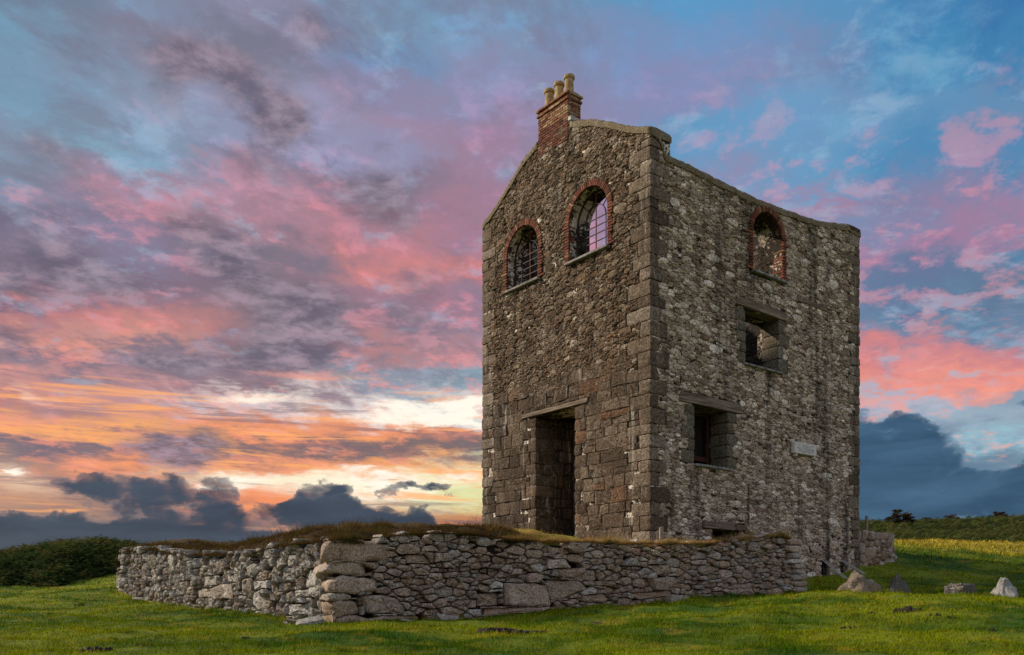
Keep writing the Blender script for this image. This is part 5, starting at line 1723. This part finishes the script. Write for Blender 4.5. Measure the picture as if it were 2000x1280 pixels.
def head_l(X, Y):
    s = (X - W_END_L[0]) * dl[0] + (Y - W_END_L[1]) * dl[1]
    return np.where((s > 0) & (s < LLa), np.where(np.abs(signed(POLY1, X, Y)) < .7, np.interp(s, SL_, TL_) - .07, -9), -9)
fringe('dry_grass', 0, [(W_COR, W_END_R, .28, .95, 42000)], 0, 0, .036, M_straw, head_r, 'straw coloured grass fringe on the right arm of the dry stone wall', .9)
fringe('brown_heath', 0, [(W_COR, W_END_R, .0, .34, 32000)], 0, 0, .038, M_heath, head_r, 'dark brown heathy turf on the wall by its corner', 1.5, .7)
fringe('brown_heath', 0, [(W_END_L, W_COR, .0, 1.0, 60000)], 0, 0, .042, M_heath, head_l, 'dark brown heathy turf on the left arm of the wall', 1.6, .7)
# sunlit rough field beyond
X = RNG.uniform(9, 48, 90000); Y = RNG.uniform(30, 64, 90000)
k_ = (X / Y < .64) & (X / Y > .36) & (signed(HOUSE, X, Y) < 0)
X, Y = X[k_], Y[k_]
blades('field_grass', X, Y, ground_z(X, Y), RNG.lognormal(math.log(.09), .4, len(X)), .02 + .0006 * (Y - 30), .5, RNG.random(len(X)), M_blade, np.clip(dryness(X, Y) + .05, 0, 1))['label'] = 'rough yellow grass on the rising field right of the house'

# ------------------------------------------------------------------ soil clods and scrapes on the turf
def clods(px, py, wpx, hpx, label, seed, n=26):
    d = F * 1.0
    # find the ground point under this line of sight
    lo, hi_ = 8.0, 60.0
    best = None
    ys = np.linspace(8, 60, 1500)
    xs = (px - 1000) / F * ys; zs = (HZ - py) / F * ys
    zg = lookup(xs, ys)
    i = np.argmax(zg >= zs)
    d = ys[i]
    cx, cy = xs[i], ys[i]
    wx = wpx / F * d
    wy = hpx / F * d * 4.0
    r = np.random.default_rng(seed)
    V_, F_, off = [], [], 0
    for k_ in range(n):
        a = r.uniform(0, 2 * math.pi); q = math.sqrt(r.random())
        x_ = cx + math.cos(a) * q * wx / 2; y_ = cy + math.sin(a) * q * wy / 2
        s_ = max(.05, wx * r.uniform(.10, .26)); hz = min(.075, s_ * r.uniform(.35, .7))
        zg_ = float(lookup(np.array([x_]), np.array([y_]))[0])
        rings_ = []
        m_ = 7
        base = [(x_ + math.cos(t) * s_ / 2 * r.uniform(.7, 1.2), y_ + math.sin(t) * s_ / 2 * r.uniform(.7, 1.2), zg_ - .012) for t in np.linspace(0, 2 * math.pi, m_, endpoint=False)]
        top = [(x_ + (b[0] - x_) * .55, y_ + (b[1] - y_) * .55, zg_ + hz * r.uniform(.6, 1.1)) for b in base]
        V_ += base + top + [(x_, y_, zg_ + hz)]
        for i_ in range(m_):
            j_ = (i_ + 1) % m_
            F_.append((off + i_, off + j_, off + m_ + j_, off + m_ + i_)); F_.append((off + m_ + i_, off + m_ + j_, off + 2 * m_))
        off += 2 * m_ + 1
    c = np.array([cx, cy, float(lookup(np.array([cx]), np.array([cy]))[0])])
    o = add('soil_patch', mesh('soil_patch', np.array(V_) - c, F_, M_mud), None, tuple(c))
    tag(o, label, 'soil patch', 'patches of dark soil on the turf')
for a in ((1000, 1239, 125, 14, 'widest reddish bare soil patch in the grass below the pink wall block', 1, 60),
          (1772, 1195, 52, 12, 'dark clump of turned earth in the grass below the small pointed boulder', 2, 30),
          (1655, 1228, 30, 6, 'small dark scrape in the turf left of the clump of turned earth', 3, 14),
          (1703, 1199, 12, 4, 'tiny dark clod just left of the clump of turned earth', 4, 8),
          (1826, 1203, 16, 5, 'brown clod right of the clump of turned earth', 5, 10),
          (1876, 1191, 18, 6, 'dark clod in the grass below the flat stone slab', 6, 10),
          (1858, 1208, 12, 5, 'small dark clod just below and left of the clod under the flat slab', 7, 8),
          (275, 1263, 14, 6, 'small dark clod in the left foreground turf', 8, 10),
          (190, 1272, 60, 12, 'scatter of grey-brown earth at the bottom left of the turf', 9, 34),
          (480, 1249, 20, 6, 'dark scrape in the turf below the left arm of the wall', 10, 12),
          (1940, 1232, 14, 5, 'dark clod near the right edge below the white boulder', 11, 8)):
    clods(*a)

# ------------------------------------------------------------------ bracken
def fern_field(name, X, Y, Z, NX, NY, size, mat, mound, label, seed, wind=(.5, -.2)):
    """arching pinnate fronds; mound = (V, F) body beneath them"""
    r = np.random.default_rng(seed)
    n = len(X)
    K = 5
    a = r.uniform(0, 2 * math.pi, n)
    L = size * r.uniform(.6, 1.3, n)
    dirx = np.cos(a) + wind[0]; diry = np.sin(a) + wind[1]
    q = np.hypot(dirx, diry) + 1e-6; dirx /= q; diry /= q
    rise = r.uniform(.15, 1.0, n)
    V = []; Fi = []
    base = np.stack([X, Y, Z], 1)
    spine = []
    for k in range(K + 1):
        t = k / K
        hx = t * (1 - .15 * t) * L * (1 - .3 * rise); hz_ = (rise * t * .95 - .5 * t * t * (.6 + .4 * rise)) * L
        spine.append(base + np.stack([dirx * hx, diry * hx, hz_], 1))
    side = np.stack([-diry, dirx, np.zeros(n)], 1)
    vs = []; 
    for k in range(K):
        p0 = spine[k]; p1 = spine[k + 1]
        wd = L * .30 * (1 - k / K) * r.uniform(.7, 1.2, n)
        for sg in (-1, 1):
            tip = p0 * .35 + p1 * .65 + side * (wd * sg)[:, None] + np.stack([dirx * L * .06, diry * L * .06, -L * .05 * np.ones(n)], 1)
            vs.append(np.stack([p0, p1 * .55 + p0 * .45, tip], 1))
    A = np.stack(vs, 1).reshape(n, -1, 3)                # n, 2K*3
    nv = A.shape[1]
    tone = np.clip(r.beta(1.6, 2.2, n), 0, 1)
    V = A.reshape(-1, 3); T = np.repeat(tone, nv)
    Fs = np.arange(len(V)).reshape(-1, 3)
    mv, mf = mound
    tri = np.vstack([mf[:, [0, 1, 2]], mf[:, [0, 2, 3]]]) + len(V)
    V = np.vstack([V, mv]); T = np.concatenate([T, np.full(len(mv), .08)])
    Fs = np.vstack([Fs, tri])
    me = mesh(name, V, Fs, mat, T)
    o = add(name, me)
    o['kind'] = 'stuff'; o['label'] = label
    return o
def heap(topf, lo_d, hi_d, pxs, depth_n=26, base_fn=None, amp=.25, fr=1.0):
    """heightfield mound in (px, depth) strips: topf(px) gives the crest's z"""
    U = np.array(pxs); Dp = np.linspace(0, 1, depth_n)
    UU, DD = np.meshgrid(U, Dp)
    lo_ = lo_d(UU); hi__ = hi_d(UU)
    dep = lo_ + (hi__ - lo_) * DD
    XX = (UU - 1000) / F * dep; YY = dep
    zg = ground_z(XX, YY) - .15
    ff = np.vectorize(lambda x, y: fbm(x * fr, y * fr, 2.0, 4))(XX, YY)
    prof_ = np.where(DD < .6, np.sin(np.clip(DD / .6, 0, 1) * math.pi / 2) ** .75, np.cos((DD - .6) / .4 * math.pi / 2) ** .6)
    zt = topf(UU)
    Zz = zg + (zt - zg) * prof_ * (1 + amp * ff * np.clip(prof_ * 2, 0, 1) * (DD > .02))
    ny_, nx_ = XX.shape
    id_ = np.arange(nx_ * ny_).reshape(ny_, nx_)
    Q = np.stack([id_[:-1, :-1].ravel(), id_[:-1, 1:].ravel(), id_[1:, 1:].ravel(), id_[1:, :-1].ravel()], 1)
    return XX, YY, Zz, Q
def on_heap(XX, YY, ZZ, n, r):
    ny_, nx_ = XX.shape
    i = r.uniform(0, ny_ - 1.001, n); j = r.uniform(0, nx_ - 1.001, n)
    i0 = i.astype(int); j0 = j.astype(int); ti = i - i0; tj = j - j0
    def bl(A): return (A[i0, j0] * (1 - ti) * (1 - tj) + A[i0 + 1, j0] * ti * (1 - tj) + A[i0, j0 + 1] * (1 - ti) * tj + A[i0 + 1, j0 + 1] * ti * tj)
    return bl(XX), bl(YY), bl(ZZ)
rf = np.random.default_rng(77)
# left bank
pxs = np.linspace(-420, 300, 110)
crest = lambda u: (HZ - np.interp(u, [-420, -100, 0, 60, 130, 200, 260, 300], [1115, 1092, 1082, 1072, 1060, 1054, 1058, 1085])) / F * 37.0
XX, YY, ZZ, Q = heap(crest, lambda u: np.interp(u, [-420, 120, 240, 300], [31.6, 31.6, 34.5, 36.0]), lambda u: 43.0 + 0 * u, pxs, 34, amp=.22, fr=.7)
X, Y, Z = on_heap(XX, YY, ZZ, 17000, rf)
fern_field('bracken', X, Y, Z, None, None, .55, M_fern, (np.stack([XX.ravel(), YY.ravel(), ZZ.ravel()], 1), Q), 'dark green bracken bank at the left behind the end of the wall', 1)
# right hillside: two rolling bands
pxs = np.linspace(1560, 2300, 120)
crest = lambda u: (HZ - np.interp(u, [1560, 1690, 1760, 1850, 1900, 1960, 2000, 2300], [1022, 1020, 1021, 1018, 1015, 1012, 1009, 1003])) / F * 84.0
XX, YY, ZZ, Q = heap(crest, lambda u: 69.0 + 0 * u, lambda u: 98.0 + 0 * u, pxs, 24, amp=.05, fr=.3)
X, Y, Z = on_heap(XX, YY, ZZ, 16000, rf)
fern_field('bracken', X, Y, Z, None, None, .85, M_fern2, (np.stack([XX.ravel(), YY.ravel(), ZZ.ravel()], 1), Q), 'brown green scrub along the skyline of the hill right of the house', 2)
crest = lambda u: (HZ - np.interp(u, [1560, 1690, 1720, 1760, 1850, 1900, 1960, 2000, 2300], [1050, 1046, 1038, 1035, 1038, 1037, 1030, 1036, 1036])) / F * 66.0
XX, YY, ZZ, Q = heap(crest, lambda u: np.interp(u, [1560, 1850, 2000, 2300], [60.0, 60.0, 57, 57]), lambda u: 80.0 + 0 * u, pxs, 24, amp=.14, fr=.35)
X, Y, Z = on_heap(XX, YY, ZZ, 16000, rf)
fern_field('bracken', X, Y, Z, None, None, .70, M_fern2, (np.stack([XX.ravel(), YY.ravel(), ZZ.ravel()], 1), Q), 'green bracken band at the edge of the yellow field', 3)

# ------------------------------------------------------------------ windswept hawthorns
def tree(px, ybase, ytop, d, wpx, label, seed, lean=.35):
    r = np.random.default_rng(seed)
    p = wp(px, ybase, d)
    H = (ybase - ytop) / F * d; Wd = wpx / F * d
    root = empty('hawthorn_tree', (p[0] - Wd * .12, p[1], p[2] - .5))
    tag(root, label, 'tree', 'windswept hawthorns on the skyline')
    VV_, FF, off = [], [], 0
    def limb(a, b, r0, r1):
        nonlocal off
        a = np.array(a); b = np.array(b); ax = b - a; L = np.linalg.norm(ax); ax = ax / L
        rf_ = np.array([0, 1., 0]); u = np.cross(rf_, ax); u /= np.linalg.norm(u); v = np.cross(ax, u)
        for c_, rr in ((a, r0), (b, r1)):
            for i in range(6):
                t = i * math.pi / 3
                VV_.append(c_ + (u * math.cos(t) + v * math.sin(t)) * rr)
        for i in range(6):
            j = (i + 1) % 6
            FF.append((off + i, off + j, off + 6 + j, off + 6 + i))
        off += 12
    tips = []
    t1 = np.array([Wd * .05, 0, H * .45 + .4])
    limb((0, 0, 0), t1, .22 * H / 3, .15 * H / 3)
    for k in range(7):
        a = r.uniform(0, 2 * math.pi)
        e1 = t1 + np.array([math.cos(a) * Wd * .22 + Wd * .10, math.sin(a) * Wd * .22, H * r.uniform(.12, .35)])
        limb(t1 * r.uniform(.75, 1), e1, .09 * H / 3, .05 * H / 3)
        for q in range(4):
            e2 = e1 + np.array([r.uniform(-.1, .15) * Wd, r.uniform(-.15, .15) * Wd, H * r.uniform(-.06, .1)])
            limb(e1, e2, .045 * H / 3, .015 * H / 3); tips.append(e2)
    add('trunk', mesh('trunk', np.array(VV_), FF, M_bark), root)
    # leaf clumps fill a wind-sheared dome: steep on the left, drawn out to the right
    cl = []
    while len(cl) < 46:
        u = r.uniform(-.42, .58); v_ = r.uniform(-.3, .3)
        topz = (1 - ((u + .42) / 1.0 - .48) ** 2 * 2.6) * (1 - v_ * v_ * 3) * (0.95 + .08 * u)
        if topz < .2: continue
        w_ = r.uniform(.18 if u < .25 else .5, 1.0)
        cl.append((u * Wd, v_ * Wd, topz * w_ * H + .35, r.uniform(.5, 1.0)))
    cl = np.array(cl)
    n = 5200
    ci = r.integers(0, len(cl), n)
    g_ = r.normal(0, 1, (n, 3)) * np.array([Wd * .062, Wd * .06, H * .040]) * cl[ci, 3:4]
    g_[:, 0] += np.abs(r.normal(0, Wd * .03, n))
    pos = cl[ci, :3] + g_
    s_ = .10 * H / 3
    A = np.empty((n, 3, 3))
    for k in range(3):
        A[:, k] = pos + r.normal(0, s_, (n, 3)) * np.array([1.3, 1, .6])
    me = mesh('crown', A.reshape(-1, 3), np.arange(n * 3).reshape(n, 3), M_haw, np.repeat(r.random(n), 3))
    add('crown', me, root)
tree(1757, 1026, 988, 80.0, 54, 'tallest windswept hawthorn leaning right on the skyline near the house', 1)
tree(1856, 1022, 1000, 84.0, 42, 'low flattened windswept hawthorn in the middle of the skyline', 2)
tree(1812, 1024, 1006, 86.0, 26, 'smallest hawthorn just left of the low flattened one', 3)
tree(1951, 1016, 993, 84.0, 32, 'windswept hawthorn on the skyline near the right edge of the photo', 4)
